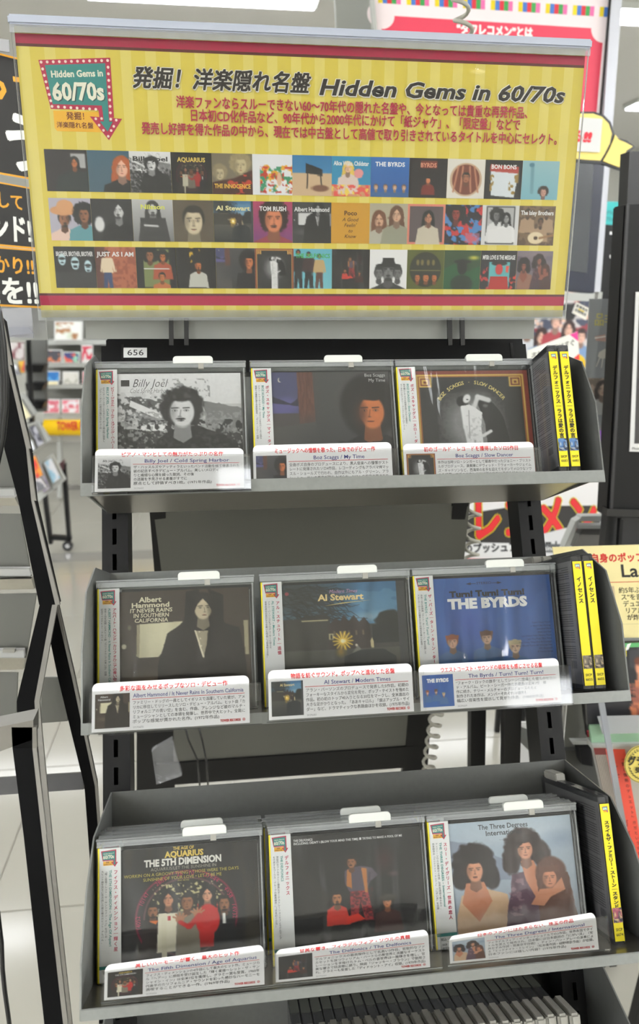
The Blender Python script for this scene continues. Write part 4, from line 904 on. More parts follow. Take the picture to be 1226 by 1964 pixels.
# ------------------------------------------------------------------ CDs filed spine out at the right end
M_YEL = mat('yellow_spine_paper', rgb(216, 200, 14), .5)
SPN = {1: (430.5, -.1, 41), 2: (435.6, -6, 32), 3: (441.6, -10.3, 27)}
def spine_cd(r, idx, title, code, thumb, lab, tab=False):
    us, vs, nf = SPN[r]; us += idx*11.1; vb = vs+125
    t = thing('cd_case', R(r, us+5, vb, -20), lab, 'CD case', 'CDs filed spine out')
    nb = max(nf-138, {1: -96, 2: -96, 3: -102}[r])
    Rbox('case', r, us, us+10.4, vs, vb, nb, nf, clear('smoky_case_plastic', (.86, .86, .86), .05, 1.5, haze=.03), t, bevel=.0008)
    Rbox('disc_tray', r, us+1.6, us+9, vs+2, vb-2, nb+2, nf-4, M_DARKP, t)
    il = Rbox('back_inlay', r, us+.5, us+1.3, vs+6, vb-6, nb+8, nf-2.5, mat('inlay_paper', rgb(120, 118, 118), .5), t)
    # track list on the side, facing left
    p = Print(118, 113); p.rect(.1, .1, 117.8, 112.8, rgb(128, 126, 126)); q = 0
    rr_ = random.Random(r)
    for y in np.arange(5, 92, 2.1):
        q += 1
        if q % 7 == 0: continue
        p.up() if q == 1 else None; p.add([(100-rr_.random()*55, y), (112, y), (112, y+.9), (100-rr_.random()*55, y+.9)], [(0, 3, 2, 1)], rgb(70, 68, 68))
    for i in range(14): p.add([(100+i*.8, 92), (100.4+i*.8, 92), (100.4+i*.8, 99), (100+i*.8, 99)], [(0, 3, 2, 1)], rgb(30, 30, 30))
    p.build('inlay_print', [R(r, us+.5, vs+6, nf-120.5), R(r, us+.5, vs+6, nf-2.5), R(r, us+.5, vb-6, nf-2.5), R(r, us+.5, vb-6, nf-120.5)], il)
    ob = Rbox('obi_spine', r, us+1.1, us+9.6, vs+7, vb-5, nf+.1, nf+.5, M_YEL, t)
    H = 113.; p = Print(8.5, H); p.bg(rgb(216, 200, 14)); logo(p, 1.6, 2, 6.2)
    p.vtext(title, 4.3, 14, 5.0, rgb(22, 20, 10), fit=min(len(title)*5.0, 76), bold=.032)
    c = Cv(10, 14, thumb[0]); c.speck(5, .5, thumb[1], 3); c.speck(8, .6, thumb[2], 5); p.grid(c.out(), 0, H-27, 8.5, 12)
    p.text('SICP', 4.25, H-8.4, 3.2, rgb(30, 30, 14), align='c', bold=.01); p.text(code, 4.25, H-4.4, 3.2, rgb(30, 30, 14), align='c', bold=.01)
    p.build('spine_print', Rquad(r, us+1.1, us+9.6, vs+7, vb-5, nf+.5), ob)
    if tab: Rbox('keeper_tab', r, us-1, us+9.5, vs-7, vs+1, nf-118, nf-88, M_GREYP, t, .0012)
    return t
bl = (rgb(70, 110, 160), rgb(30, 34, 50), rgb(150, 160, 170)); br_ = (rgb(96, 88, 76), rgb(40, 36, 32), rgb(170, 150, 120))
spine_cd(1, 0, 'デルフォニックス｜ララは愛の言葉', '6683', bl, 'yellow spined CD at the right end of the top shelf, left one of the pair')
spine_cd(1, 1, 'デルフォニックス｜ララは愛の言葉', '6683', bl, 'yellow spined CD at the right end of the top shelf, right one of the pair')
spine_cd(2, 0, 'イノセンス', '6655', br_, 'yellow spined CD at the right end of the middle shelf, left one of the pair', True)
spine_cd(2, 1, 'イノセンス', '6655', br_, 'yellow spined CD at the right end of the middle shelf, right one of the pair', True)
spine_cd(3, 0, 'スライ＆ザ・ファミリー・ストーン｜スタンド！', '6674', (rgb(150, 70, 90), rgb(40, 40, 60), rgb(200, 170, 120)), 'single yellow spined CD at the right end of the bottom shelf', True)

# ------------------------------------------------------------------ the bin of filed cases under the bottom shelf
def bin_case():
    u = 420; t = thing('cd_case', R(4, u+5, 105, -90), 'clear CD case with a grey tab in the lowest bin, rightmost', 'CD case', 'CD cases filed in the lowest bin')
    v0 = -19
    Rbox('case', 4, u, u+10.4, v0, 105, -163, -22, clear('dim_case_plastic', (.7, .7, .7), .1, 1.5, haze=.06), t, bevel=.0008)
    Rbox('disc_tray', 4, u+1.5, u+9, v0+3, 104, -160, -24, M_DARKP, t)
    Rbox('case_ridge', 4, u+.6, u+9.8, v0-.8, v0, -161, -120, mat('smoky_plastic_edge', rgb(82, 84, 78), .25), t)
    Rbox('keeper_tab', 4, u-.4, u+9.6, v0-14, v0, -66, -24, M_GREYP, t, .0022)
    return t
b0 = bin_case()
ordn = ['second', 'third', 'fourth', 'fifth', 'sixth', 'seventh', 'eighth', 'ninth', 'tenth', 'eleventh', 'twelfth', 'thirteenth', 'fourteenth', 'fifteenth', 'sixteenth', 'seventeenth', 'eighteenth', 'nineteenth', 'twentieth', 'twenty-first', 'twenty-second', 'twenty-third', 'twenty-fourth']
for i in range(23):
    jn = (rng.rand()-.5)*5
    d = R(4, -11.0*(i+1), 0, jn)-R(4, 0, 0, 0); dup(b0, d, 'clear CD case with a grey tab in the lowest bin, %s from the right' % ordn[i])
# ------------------------------------------------------------------ the yellow sign
SY = .80
sign = thing('sign_board', at(580, 617, SY), 'large yellow striped sign board with magenta bars and three rows of small pictures', 'sign')
SW, SH = 1105., 590.
sq = [at(24, 40, SY), at(1126, 86, SY), at(1080, 617, SY), at(78, 613, SY)]
# true rectangle in the plane from the top rail and bottom corners
def s_uv(x, y):
    p = at(x, y, SY); return ((p.x-X0)*1000, (Z0-p.z)*1000)
X0 = (sq[0].x+sq[3].x)/2; X1 = (sq[1].x+sq[2].x)/2; Z0 = at(575, 62, SY).z; Z1 = at(580, 612, SY).z
Wm, Hm = (X1-X0)*1000, (Z0-Z1)*1000
def spt(u, v, n=0): return Vector((X0+u/1000, SY-n/1000, Z0-v/1000))
def squad(u0, u1, v0, v1, n=0): return [spt(u0, v0, n), spt(u1, v0, n), spt(u1, v1, n), spt(u0, v1, n)]
slab('backing_board', squad(2, Wm-2, 8, Hm-1, -1), .004, M_LGREY, sign)
poster = slab('poster', squad(1, Wm-1, 2, Hm-2, 0), .0008, M_PAPER, sign)
p = Print(Wm-2, Hm-4); p.bg(rgb(222, 202, 76))
i = 0; x = 2.0
while x < Wm-12:
    p.add([(x, 0), (x+9.6, 0), (x+9.6, Hm-4), (x, Hm-4)], [(0, 3, 2, 1)], rgb(230, 214, 112)) if i else p.rect(x, 0, 9.6, Hm-4, rgb(230, 214, 112)); i += 1; x += 22.4
def pv(y, x=575): return s_uv(x, y)[1]-2
def pu(x, y): return s_uv(x, y)[0]-1
ty0, ty1, ty2 = pv(86), pv(104), pv(109)
p.rect(0, ty0, Wm-2, ty1-ty0, rgb(178, 8, 64)); p.rect(0, ty1, Wm-2, 2.4, rgb(92, 30, 24))
by0, by1 = pv(568), pv(586)
p.rect(0, by0-2.2, Wm-2, 2.2, rgb(92, 30, 40)); p.rect(0, by0, Wm-2, by1-by0, rgb(178, 8, 64))
lu, lv = s_uv(72, 108); ru, rv = s_uv(240, 115); logo(p, lu-.5, lv-3, (ru-lu)*.985, True)
def sline(t, x0, y0, x1, y1, size, col, **kw):
    a = s_uv(x0, y0); b = s_uv(x1, y1); p.text(t, a[0]-1, (a[1]+b[1])/2-2, size, col, fit=b[0]-a[0], **kw)
for dx, dy, col in ((.8, .9, rgb(150, 140, 100)), (.5, .55, rgb(250, 248, 236)), (-.25, -.2, rgb(250, 248, 236)), (0, 0, rgb(34, 26, 20))):
    b_ = .045 if col[0] > .8 else .03
    for t, x0, y0, x1, y1 in (('発掘！洋楽隠れ名盤', 253, 163, 596, 178), ('Hidden Gems in 60/70s', 610, 179, 1082, 200)):
        a = s_uv(x0, y0); b = s_uv(x1, y1); p.text(t, a[0]-1+dx, (a[1]+b[1])/2-2+dy, 19, col, fit=b[0]-a[0], bold=b_, shear=.22)
cm = rgb(184, 24, 72)
sline('洋楽ファンならスルーできない60～70年代の隠れた名盤や、今となっては貴重な再発作品、', 338, 201, 1010, 230, 11.2, cm, bold=.02)
sline('日本初CD化作品など、90年代から2000年代にかけて「紙ジャケ」、「限定盤」などで', 364, 228, 996, 252, 11.2, cm, bold=.02)
sline('発売し好評を得た作品の中から、現在では中古盤として高値で取り引きされているタイトルを中心にセレクト。', 272, 250, 1066, 282, 11.2, cm, bold=.02)
p.build('poster_print', [spt(1, 2), spt(Wm-1, 2), spt(Wm-1, Hm-2), spt(1, Hm-2)], poster, M_SIGN)
# small pictures: generic coloured stand-ins
K = g_
def th(i):
    c = Cv(46, 46, K(30)); f = face
    if i == 0: c.C[:] = rgb(34, 28, 28); c.rect(.6, .1, .95, .45, K(170)); f(c, .68, .32, .22, SK3, K(20), 'long', None, 0, 0, rgb(30, 36, 36)); c.poly([(.3, .6), (1, .5), (1, 1), (.2, 1)], rgb(30, 40, 38))
    elif i == 1: c.vgrad(rgb(56, 92, 110), rgb(70, 96, 110)); f(c, .8, .42, .42, rgb(230, 176, 150), rgb(170, 84, 36), 'long', rgb(60, 40, 30), 0, 0, K(30))
    elif i == 2: art_rocks(c)
    elif i == 3: art_star_wheel(c); c.C *= .8
    elif i == 4: c.C[:] = rgb(120, 110, 90); f(c, .7, .3, .42, rgb(196, 180, 140), rgb(150, 136, 100), 'curly'); f(c, .2, .5, .3, rgb(190, 176, 140), rgb(140, 126, 96), 'curly'); c.poly([(0, .7), (.5, .6), (1, .4), (1, 1), (0, 1)], rgb(70, 36, 26)); c.speck(10, .6, rgb(190, 60, 40), 3, (.3, .5, 1, 1))
    elif i == 5: c.C[:] = rgb(228, 230, 234); c.speck(9, .58, rgb(230, 170, 40), 2, (.2, .25, 1, .9)); c.speck(9, .62, rgb(60, 150, 110), 5, (.2, .3, 1, .95)); c.speck(12, .64, rgb(196, 60, 40), 7, (.2, .3, 1, .95)); c.ell(.66, .6, .07, .18, rgb(220, 180, 150), .2)
    elif i == 6: c.vgrad(rgb(46, 120, 170), rgb(60, 130, 176), 0, .45); c.rect(0, .45, 1, 1, rgb(206, 176, 140)); c.poly([(.35, .2), (.75, .35), (.75, .5), (.35, .45)], K(24)); c.line(.4, .45, .38, .8, .02, K(24)); c.line(.7, .45, .74, .8, .02, K(24)); c.ell(.7, .8, .25, .1, rgb(120, 80, 60), .3)
    elif i == 7: c.C[:] = rgb(44, 140, 180); c.rect(0, .7, 1, 1, rgb(210, 150, 110)); f(c, .42, .3, .24, rgb(236, 190, 160), rgb(226, 190, 80), 'long', None, 0, 0, rgb(220, 200, 190)); c.ell(.68, .42, .13, .11, rgb(230, 150, 150), .1); c.speck(10, .58, rgb(230, 90, 80), 4, (0, .7, 1, 1)); c.speck(10, .6, rgb(240, 210, 80), 6, (0, .7, 1, 1))
    elif i == 8:
        c.vgrad(rgb(50, 110, 180), rgb(40, 90, 160))
        for x in (.15, .4, .62, .86): f(c, x, .75, .14, rgb(220, 180, 150), rgb(120, 80, 50), 'short', None, 0, 0, rgb(60, 100, 150))
    elif i == 9: c.C[:] = rgb(32, 26, 28); c.ell(.5, .8, .18, .1, rgb(190, 80, 50), .2); f(c, .5, .55, .14, rgb(210, 130, 90), K(20), 'short', None, 0, 0, rgb(120, 40, 30)); c.rect(.3, .08, .72, .26, rgb(160, 60, 40), .7)
    elif i == 10: c.C[:] = rgb(226, 222, 212); c.ell(.5, .52, .42, .42, rgb(200, 170, 140), .03); c.ell(.5, .52, .36, .38, rgb(120, 64, 48), .03); [c.line(.5+d, .2, .5+d*1.6, .82, .03, rgb(190, 130, 100)) for d in (-.2, -.08, .08, .2)]; f(c, .5, .48, .22, rgb(170, 110, 80), K(30), 'short')
    elif i == 11: c.C[:] = rgb(22, 22, 20); c.poly([(.15, .15), (.9, .25), (.8, .95), (.2, .9)], rgb(216, 224, 230)); c.poly([(.15, .12), (.9, .18), (.88, .35), (.14, .3)], rgb(176, 60, 50)); c.speck(6, .62, rgb(150, 120, 50), 3, (.15, .3, .9, .9))
    elif i == 12: c.vgrad(rgb(150, 190, 196), rgb(120, 176, 190)); c.line(.28, .1, .3, .8, .06, rgb(110, 156, 166)); c.ell(.26, .12, .08, .06, rgb(80, 130, 146), .2); f(c, .6, .8, .22, rgb(200, 150, 130), rgb(50, 36, 30), 'curly')
    elif i == 13: c.C[:] = rgb(180, 176, 190); f(c, .35, .5, .34, SK2, K(30), 'short', None, 1, 3, rgb(230, 196, 180)); c.ell(.35, .3, .34, .12, rgb(210, 150, 100), .1); c.ell(.38, .2, .2, .16, rgb(214, 156, 106), .1); f(c, .82, .4, .34, SK2, K(24), 'afro', None, -1, 0, rgb(90, 150, 160))
    elif i == 14: c.C[:] = K(40); f(c, .66, .3, .36, K(200), K(40), 'long', None, -1, 3, K(24)); c.ell(.2, .6, .14, .2, K(215), .3)
    elif i == 15: c.vgrad(K(190), K(120)); f(c, .5, .25, .3, K(190), K(50), 'long', None, 0, 3, K(56)); c.poly([(.2, .45), (.8, .45), (.9, 1), (.15, 1)], K(60)); c.line(.3, .6, .6, .62, .03, K(200))
    elif i == 16: c.C[:] = rgb(90, 80, 64); f(c, .5, .52, .62, rgb(206, 190, 160), rgb(40, 34, 28), 'short', rgb(40, 34, 28), 0)
    elif i == 17: art_dusk_house(c)
    elif i == 18: c.vgrad(rgb(176, 60, 96), rgb(120, 60, 120)); f(c, .52, .45, .6, rgb(214, 130, 90), rgb(40, 26, 20), 'curly', rgb(30, 20, 16), 0, 1, rgb(150, 60, 70))
    elif i == 19: art_brown_room(c); c.C = c.C.mean(2, keepdims=True).repeat(3, 2)
    elif i == 20: c.C[:] = rgb(206, 152, 36)
    elif i == 21: c.C[:] = rgb(176, 168, 146); f(c, .26, .42, .34, rgb(206, 160, 130), rgb(110, 70, 46), 'long', None, 0, 3, rgb(180, 176, 160)); f(c, .7, .3, .34, rgb(214, 170, 140), rgb(96, 64, 44), 'long', None, 0, 0, rgb(150, 150, 130))
    elif i == 22: c.C[:] = rgb(220, 130, 110); c.rect(.07, .07, .93, .93, rgb(90, 78, 80)); f(c, .55, .35, .26, rgb(190, 130, 100), K(26), 'long', None, 0, 0, rgb(200, 190, 170))
    elif i == 23: c.C[:] = rgb(34, 30, 40); c.speck(7, .52, rgb(196, 50, 50), 2); c.speck(7, .6, rgb(70, 130, 190), 5); f(c, .3, .25, .3, rgb(150, 60, 50), K(20), 'afro'); c.rect(.55, .7, .95, .95, rgb(200, 120, 150), .6)
    elif i == 24: c.C[:] = K(214); c.rect(.12, .03, .88, .97, K(60)); c.rect(.15, .06, .85, .94, K(176)); f(c, .4, .28, .24, K(110), K(24), 'afro', None, 1, 0, K(220)); f(c, .65, .34, .22, K(150), K(24), 'long', None, -1, 0, K(230)); c.poly([(.2, .6), (.8, .55), (.84, .94), (.2, .94)], K(225))
    elif i == 25:
        c.C[:] = rgb(120, 96, 70); c.speck(12, .5, rgb(90, 70, 50), 3)
        for x, y in ((.25, .2), (.75, .2), (.6, .42)): f(c, x, y, .18, rgb(110, 80, 60), rgb(40, 28, 20), 'short', None, 0, 0, rgb(170, 140, 110))
        c.ell(.5, .8, .22, .16, rgb(226, 206, 170), .1); c.line(.6, .8, 1, .72, .04, rgb(150, 110, 70)); c.ell(.5, .8, .05, .05, rgb(70, 46, 30), .2)
    elif i == 26:
        c.C[:] = K(20)
        for x, y in ((.2, .32), (.5, .4), (.8, .48)): c.ell(x, y, .1, .16, rgb(190, 220, 230), .2); c.ell(x, y-.02, .09, .04, K(20), .3); c.ell(x, y+.08, .05, .02, K(20), .3)
        c.rect(0, .6, 1, 1, K(44))
    elif i == 27: c.C[:] = rgb(176, 100, 70); c.speck(16, .55, rgb(150, 80, 56), 4); c.rect(0, 0, .25, 1, rgb(90, 50, 40)); man(c, .3, 1.05, .95, rgb(226, 206, 176), rgb(50, 70, 110), SK2)
    elif i == 28: c.C[:] = K(22); c.rect(.2, .05, .82, .97, rgb(120, 130, 80)); f(c, .36, .22, .26, SK2, K(20), 'afro'); f(c, .66, .25, .2, SK3, K(20), 'afro', None, 0, 0, rgb(170, 80, 50)); f(c, .62, .72, .2, SK3, K(30), 'short', None, 0, 0, SK3); c.rect(.2, .5, .82, .52, K(220))
    elif i == 29: c.C[:] = rgb(18, 16, 14); c.speck(12, .6, rgb(210, 170, 50), 3, (.35, 0, .8, .45)); f(c, .55, .45, .2, SK3, K(30), 'short', None, 0, 3, rgb(190, 190, 180))
    elif i == 30: art_night_window(c)
    elif i == 31: art_moon_dance(c)
    elif i == 32: c.vgrad(rgb(96, 176, 196), rgb(120, 190, 200)); [man(c, x, .98, .95-.05*j, cc, ll, SK2) for j, (x, cc, ll) in enumerate(((.13, K(30), K(40)), (.4, rgb(60, 40, 40), K(30)), (.66, rgb(190, 160, 110), rgb(90, 60, 50))))]
    elif i == 33: art_black_curtain(c); c.mottle(.1)
    elif i == 34: c.C[:] = K(232); f(c, .5, .55, .46, K(120), K(30), 'short', K(30), 0, 3, K(40), 3, True, K(36)); f(c, .26, .6, .3, K(110), K(40), 'short', None, 0, 0, None, 3, False); f(c, .74, .6, .3, K(110), K(40), 'short', None, 0, 0, None, 3, False)
    elif i == 35: c.C[:] = rgb(84, 92, 30); c.ell(.5, .5, .42, .44, rgb(40, 40, 26), .03); c.rect(.1, .5, .9, .52, rgb(110, 110, 60)); [f(c, x, .7, .2, SK3, K(24), 'short') for x in (.3, .52, .74)]; [c.ell(x, .33, .05, .09, rgb(120, 110, 60), .3) for x in (.3, .42, .56, .7)]
    elif i == 36: c.vgrad(rgb(50, 76, 40), rgb(26, 60, 36)); c.poly([(0, .5), (.3, .35), (.6, .55), (1, .4), (1, 1), (0, 1)], rgb(30, 86, 46)); c.ell(.5, .42, .13, .2, K(20), .1); c.ell(.5, .3, .24, .05, K(20), .1); c.ell(.5, .85, .32, .25, rgb(20, 40, 24), .2); c.ell(.8, .2, .2, .08, rgb(196, 190, 70), .8)
    elif i == 37: c.C[:] = rgb(30, 26, 30); c.rect(.25, .3, .8, .98, rgb(90, 176, 180)); c.ell(.52, .34, .22, .06, K(30), .1); c.ell(.52, .48, .1, .14, rgb(196, 40, 40), .2); c.poly([(.3, .65), (.75, .65), (.8, 1), (.25, 1)], rgb(180, 36, 30)); c.speck(8, .6, rgb(220, 70, 50), 6, (.7, .4, 1, 1)); c.speck(8, .6, rgb(196, 60, 60), 5, (0, .4, .25, 1))
    else: art_three_women(c); c.C = c.C*np.array((.72, .6, .6))
    return c.out()
TH_TEXT = {5: ('Seven', rgb(90, 150, 200)), 8: ('THE BYRDS', K(240)), 12: None, 18: ('TOM RUSH', K(236)), 17: ('Al Stewart', rgb(230, 220, 160)), 7: ('Alice Willis, Childstar', K(230)), 20: ('Poco', rgb(90, 56, 20)), 15: ('Nilsson', rgb(220, 220, 90)), 3: ('AQUARIUS', rgb(220, 190, 90)), 2: ('Billy Joel', K(40)), 27: ('JUST AS I AM', K(230)), 32: ('THE DELFONICS', rgb(60, 170, 80)), 37: ('MFSB: LOVE IS THE MESSAGE', K(236)), 26: ('BROTHER, BROTHER, BROTHER', K(220)), 25: ('The Isley Brothers', K(230)), 19: ('Albert Hammond', K(220)), 36: ('Back to', K(200)), 0: ('Laura', rgb(190, 150, 130)), 9: ('BYRDS', rgb(220, 150, 120)), 4: ('THE INNOCENCE', rgb(226, 180, 60)), 11: ('BON BONS', K(235))}
TH_TEXT = {k: v for k, v in TH_TEXT.items() if v and v[0] not in ('Seven', 'Laura', 'Back to')}
rowsp = [((84, 277), (1074, 318), (90, 362), (1067, 388)), ((92, 375), (1066, 400), (99, 457), (1060, 475)), ((102, 467), (1061, 487), (108, 548), (1055, 559))]
for r_, (a, b, c_, d) in enumerate(rowsp):
    u0 = s_uv(*a)[0]; u0b = s_uv(*c_)[0]; u1 = s_uv(*b)[0]; u1b = s_uv(*d)[0]; v0 = (s_uv(*a)[1]+s_uv(*b)[1])/2; v1 = (s_uv(*c_)[1]+s_uv(*d)[1])/2
    U0, U1 = (u0+u0b)/2, (u1+u1b)/2; w = (U1-U0)/13
    for j in range(13):
        i = r_*13+j; q = Print(40, 40); q.grid(th(i), 0, 0, 40, 40)
        if i in TH_TEXT:
            t, cc = TH_TEXT[i]; q.text(t, 20, 9 if i not in (4, 20) else (34 if i == 4 else 12), 6, cc, align='c', fit=min(36, len(t)*3.4), bold=.03)
        if i == 20:
            for k_, tt_ in enumerate(('A Good', "Feelin'", 'to', 'Know')): q.text(tt_, 20, 18+5.5*k_, 5, rgb(90, 56, 20), align='c', shear=.3)
        q.build('album_picture', squad(U0+w*j+.05, U0+w*(j+1)-.05, v0, v1, .35), sign, M_SIGN)
# clear cover, rails, stand posts
mesh('clear_cover', squad(0, Wm, 4, Hm, 3.2), [(0, 1, 2, 3)], clear('clear_sign_cover', (.985, .985, .975), .012, 1.42, bump=.02, nscale=3), sign)
M_RAIL = mat('bluish_grey_plastic_rail', rgb(168, 174, 188), .3, .1)
rl = [spt(-3, -3.5, 6), spt(Wm+3, -3.5, 6), spt(Wm+3, 4.5, 6), spt(-3, 4.5, 6)]
slab('top_rail', rl, .012, M_RAIL, sign, bevel=.0015)
slab('rail_lip', [spt(-2, 4.6, 5), spt(Wm+2, 4.6, 5), spt(Wm+2, 11, 5), spt(-2, 11, 5)], .0012, clear('rail_clear_lip', (.85, .87, .9), .1, 1.45, haze=.25), sign)
slab('bottom_rail', [spt(-1, Hm-9, 4.6), spt(Wm+1, Hm-9, 4.6), spt(Wm+1, Hm+1, 4.6), spt(-1, Hm+1, 4.6)], .001, clear('rail_clear_foot', (.85, .86, .84), .1, 1.45, haze=.12), sign)
for u in (-1.2, Wm): slab('side_edge', [spt(u, 0, 4), spt(u+1.2, 0, 4), spt(u+1.2, Hm, 4), spt(u, Hm, 4)], .003, M_CLEAR, sign)
slab('lower_board', [at(163, 600, .815), at(1026, 600, .815), at(1024, 650, .815), at(165, 650, .815)], .006, mat('mid_grey_board', rgb(142, 143, 138), .4, .1, noise=.03), sign)
for x in (328, 357, 862, 886):
    bar('stand_rod', at(x, 596, .806), at(x+1, 662, .806), .0045, .0045, M_BLACKG, sign)
# ------------------------------------------------------------------ things behind and beside the rack
def board(name, label, cat, px, Y, th=.006, m=None, group=None, parent=None):
    ys_ = Y if isinstance(Y, (tuple, list)) else (Y,)*4
    q = [at(x, y, yy) for (x, y), yy in zip(px, ys_)]
    if parent is None:
        t = thing(name, (q[2]+q[3])/2, label, cat, group); b = slab('board', q, th, m or M_PAPER, t); return t, q
    slab(name, q, th, m or M_PAPER, parent); return parent, q
def pr(p, q, parent, name='board_print', m=None): return p.build(name, q, parent, m or M_PRINT, .0004)
def post(t, x, y, Y):
    a = at(x, y, Y); w = .008
    off = Vector((0, .012, 0))
    return mesh('mount_post', [Vector((a.x+i*w, a.y+off.y+j*w, z)) for z in (a.z, 0) for i, j in ((-1, -1), (1, -1), (1, 1), (-1, 1))], BOXF, M_BLACK, t)
GOLD, KB = rgb(226, 160, 36), rgb(24, 22, 20)
# three black signs at the left, behind the yellow sign
t, q = board('notice_board', 'black sign with gold and white lettering, topmost of three left of the yellow sign', 'sign', [(-70, 84), (70, 120), (90, 350), (-70, 322)], 1.05)
p = Print(160, 240); p.bg(GOLD); p.rect(0, 4, 156, 232, KB); p.text('って', 22, 92, 78, GOLD, bold=.025); p.text('う', 66, 216, 130, rgb(236, 236, 230), bold=.035); pr(p, q, t)
t, q = board('notice_board', 'black sign with gold and white lettering, middle of three left of the yellow sign', 'sign', [(-70, 336), (70, 362), (90, 480), (-70, 466)], 1.045)
p = Print(160, 128); p.bg(GOLD); p.rect(0, 3, 157, 121, KB); p.text('牽引して', 8, 48, 36, GOLD, fit=116, bold=.02); p.text('バンド!', 16, 112, 60, rgb(236, 236, 230), fit=118, bold=.03, shear=.1); pr(p, q, t)
t, q = board('notice_board', 'black sign with gold and white lettering, lowest of three left of the yellow sign', 'sign', [(-70, 468), (80, 480), (90, 592), (-70, 584)], 1.04)
p = Print(160, 112); p.bg(GOLD); p.rect(0, 3, 157, 105, KB); p.text('かり!!', 60, 46, 36, GOLD, fit=80, bold=.025); p.text('盤を!!', 22, 102, 56, rgb(236, 236, 230), fit=122, bold=.03); pr(p, q, t)
t, q = board('sign_back_panel', 'light grey panel under the black signs at the left', 'panel', [(-40, 570), (84, 575), (90, 652), (-40, 652)], 1.06, m=M_LGREY)
t, q = board('acrylic_pocket', 'empty clear acrylic pocket on the grey panel under the black signs', 'holder', [(-20, 592), (60, 590), (64, 648), (-20, 646)], 1.03, .002, m=clear('violet_acrylic', (.82, .8, .86), .08, 1.45, haze=.35))
slab('pocket_lip', [at(-20, 628, 1.02), at(54, 628, 1.02), at(64, 640, 1.02), at(-20, 646, 1.02)], .004, clear('violet_acrylic_edge', (.6, .6, .72), .1, 1.45, haze=.3), t)
t, q = board('acrylic_pocket', 'clear acrylic edge above the topmost black sign at the far left', 'holder', [(-40, 68), (17, 76), (18, 100), (-40, 92)], 1.03, .003, m=clear('violet_acrylic', haze=.2))

# far shelf unit with yellow tube
FY = 5.6
fs = thing('cd_shelf', at(130, 930, FY), 'distant grey shelf unit with facing CDs above a yellow tube', 'shelf')
for y in (657, 700, 741, 798): slab('shelf_board', [at(84, y-4, FY), at(330, y-4, FY), at(330, y+4, FY), at(84, y+4, FY)], .25, M_LGREY, fs)
slab('back_panel', [at(84, 600, FY+.26), at(330, 600, FY+.26), at(330, 800, FY+.26), at(84, 800, FY+.26)], .02, mat('shelf_back_grey', rgb(120, 120, 114), .6), fs)
slab('shelf_post', [at(110, 800, FY), at(117, 800, FY), at(117, 955, FY), at(110, 955, FY)], .04, M_LGREY, fs); slab('shelf_post', [at(310, 800, FY), at(317, 800, FY), at(317, 955, FY), at(310, 955, FY)], .04, M_LGREY, fs)
slab('plinth_panel', [at(78, 930, FY+.3), at(330, 930, FY+.3), at(330, 958, FY+.3), at(78, 958, FY+.3)], .02, M_TILEB, fs)
a, b = at(86, 820, FY-.1), at(330, 820, FY-.1)
yt = tube('yellow_tube', [a, a+(b-a)*.5, b], .058*1.0, mat('glossy_yellow_tube', rgb(245, 200, 14), .2), fs, 20)
rd_ = (a-b).length
p = Print(1200, 80); p.text('TOWER RECORDS', 0, 70, 100, rgb(206, 52, 24), fit=820, bold=.04, sy=.9)
ptb = p.build('tube_lettering', [at(109, 807, FY-.165), at(245, 807, FY-.165), at(245, 827, FY-.165), at(109, 827, FY-.165)], yt)
def far_cd(x0, y0, x1, y1, cols, label, Y=FY-.02, seed=1, skew=0):
    q = [at(x0, y0, Y), at(x1, y0+skew, Y), at(x1, y1+skew, Y), at(x0, y1, Y)]
    t = thing('cd_case', (q[2]+q[3])/2, label, 'CD case', 'distant CDs'); slab('case', q, .02, M_PAPER, t)
    c = Cv(16, 16, cols[0]); c.speck(3, .5, cols[1], seed)
    if len(cols) > 2: c.speck(4, .58, cols[2], seed+5)
    p = Print(10, 10); p.grid(c.out(), .6, .6, 8.8, 8.8); p.build('cover_print', q, t, None, .002)
far_cd(104, 616, 158, 653, (rgb(236, 238, 234), rgb(216, 224, 206), rgb(170, 120, 80)), 'white flowered picture standing on the top of the far shelf', FY-.02, 3)
far_cd(86, 671, 119, 696, (rgb(70, 70, 80), rgb(206, 120, 84)), 'distant CD with a white border and sunset picture on the second far shelf')
far_cd(121, 675, 153, 696, (rgb(60, 66, 120), rgb(226, 96, 76), rgb(150, 206, 180)), 'distant CD with a red and blue picture, second far shelf', seed=2)
far_cd(156, 662, 178, 696, (rgb(216, 214, 212), rgb(206, 60, 84)), 'distant white and red CD at the end of the second far shelf', seed=4)
far_cd(85, 712, 115, 732, (rgb(30, 110, 180), rgb(90, 160, 210)), 'distant bright blue CD on the third far shelf'); far_cd(84, 731, 112, 738, (rgb(230, 220, 180), rgb(236, 226, 190)), 'cream price card below the distant blue CD', FY-.05)
far_cd(120, 713, 151, 737, (rgb(214, 212, 206), rgb(180, 180, 170)), 'distant off white CD on the third far shelf'); far_cd(158, 712, 180, 737, (rgb(230, 150, 156), rgb(216, 120, 130)), 'distant pink CD on the third far shelf')
for i, (x0, x1) in enumerate(((82, 115), (118, 153), (156, 186))): far_cd(x0, 766, x1, 793, (rgb(206, 110, 126), rgb(216, 120, 136), rgb(226, 226, 232)), 'distant pink and blue striped CD on the lowest far shelf, %s' % ['left', 'middle', 'right'][i], seed=5+i)
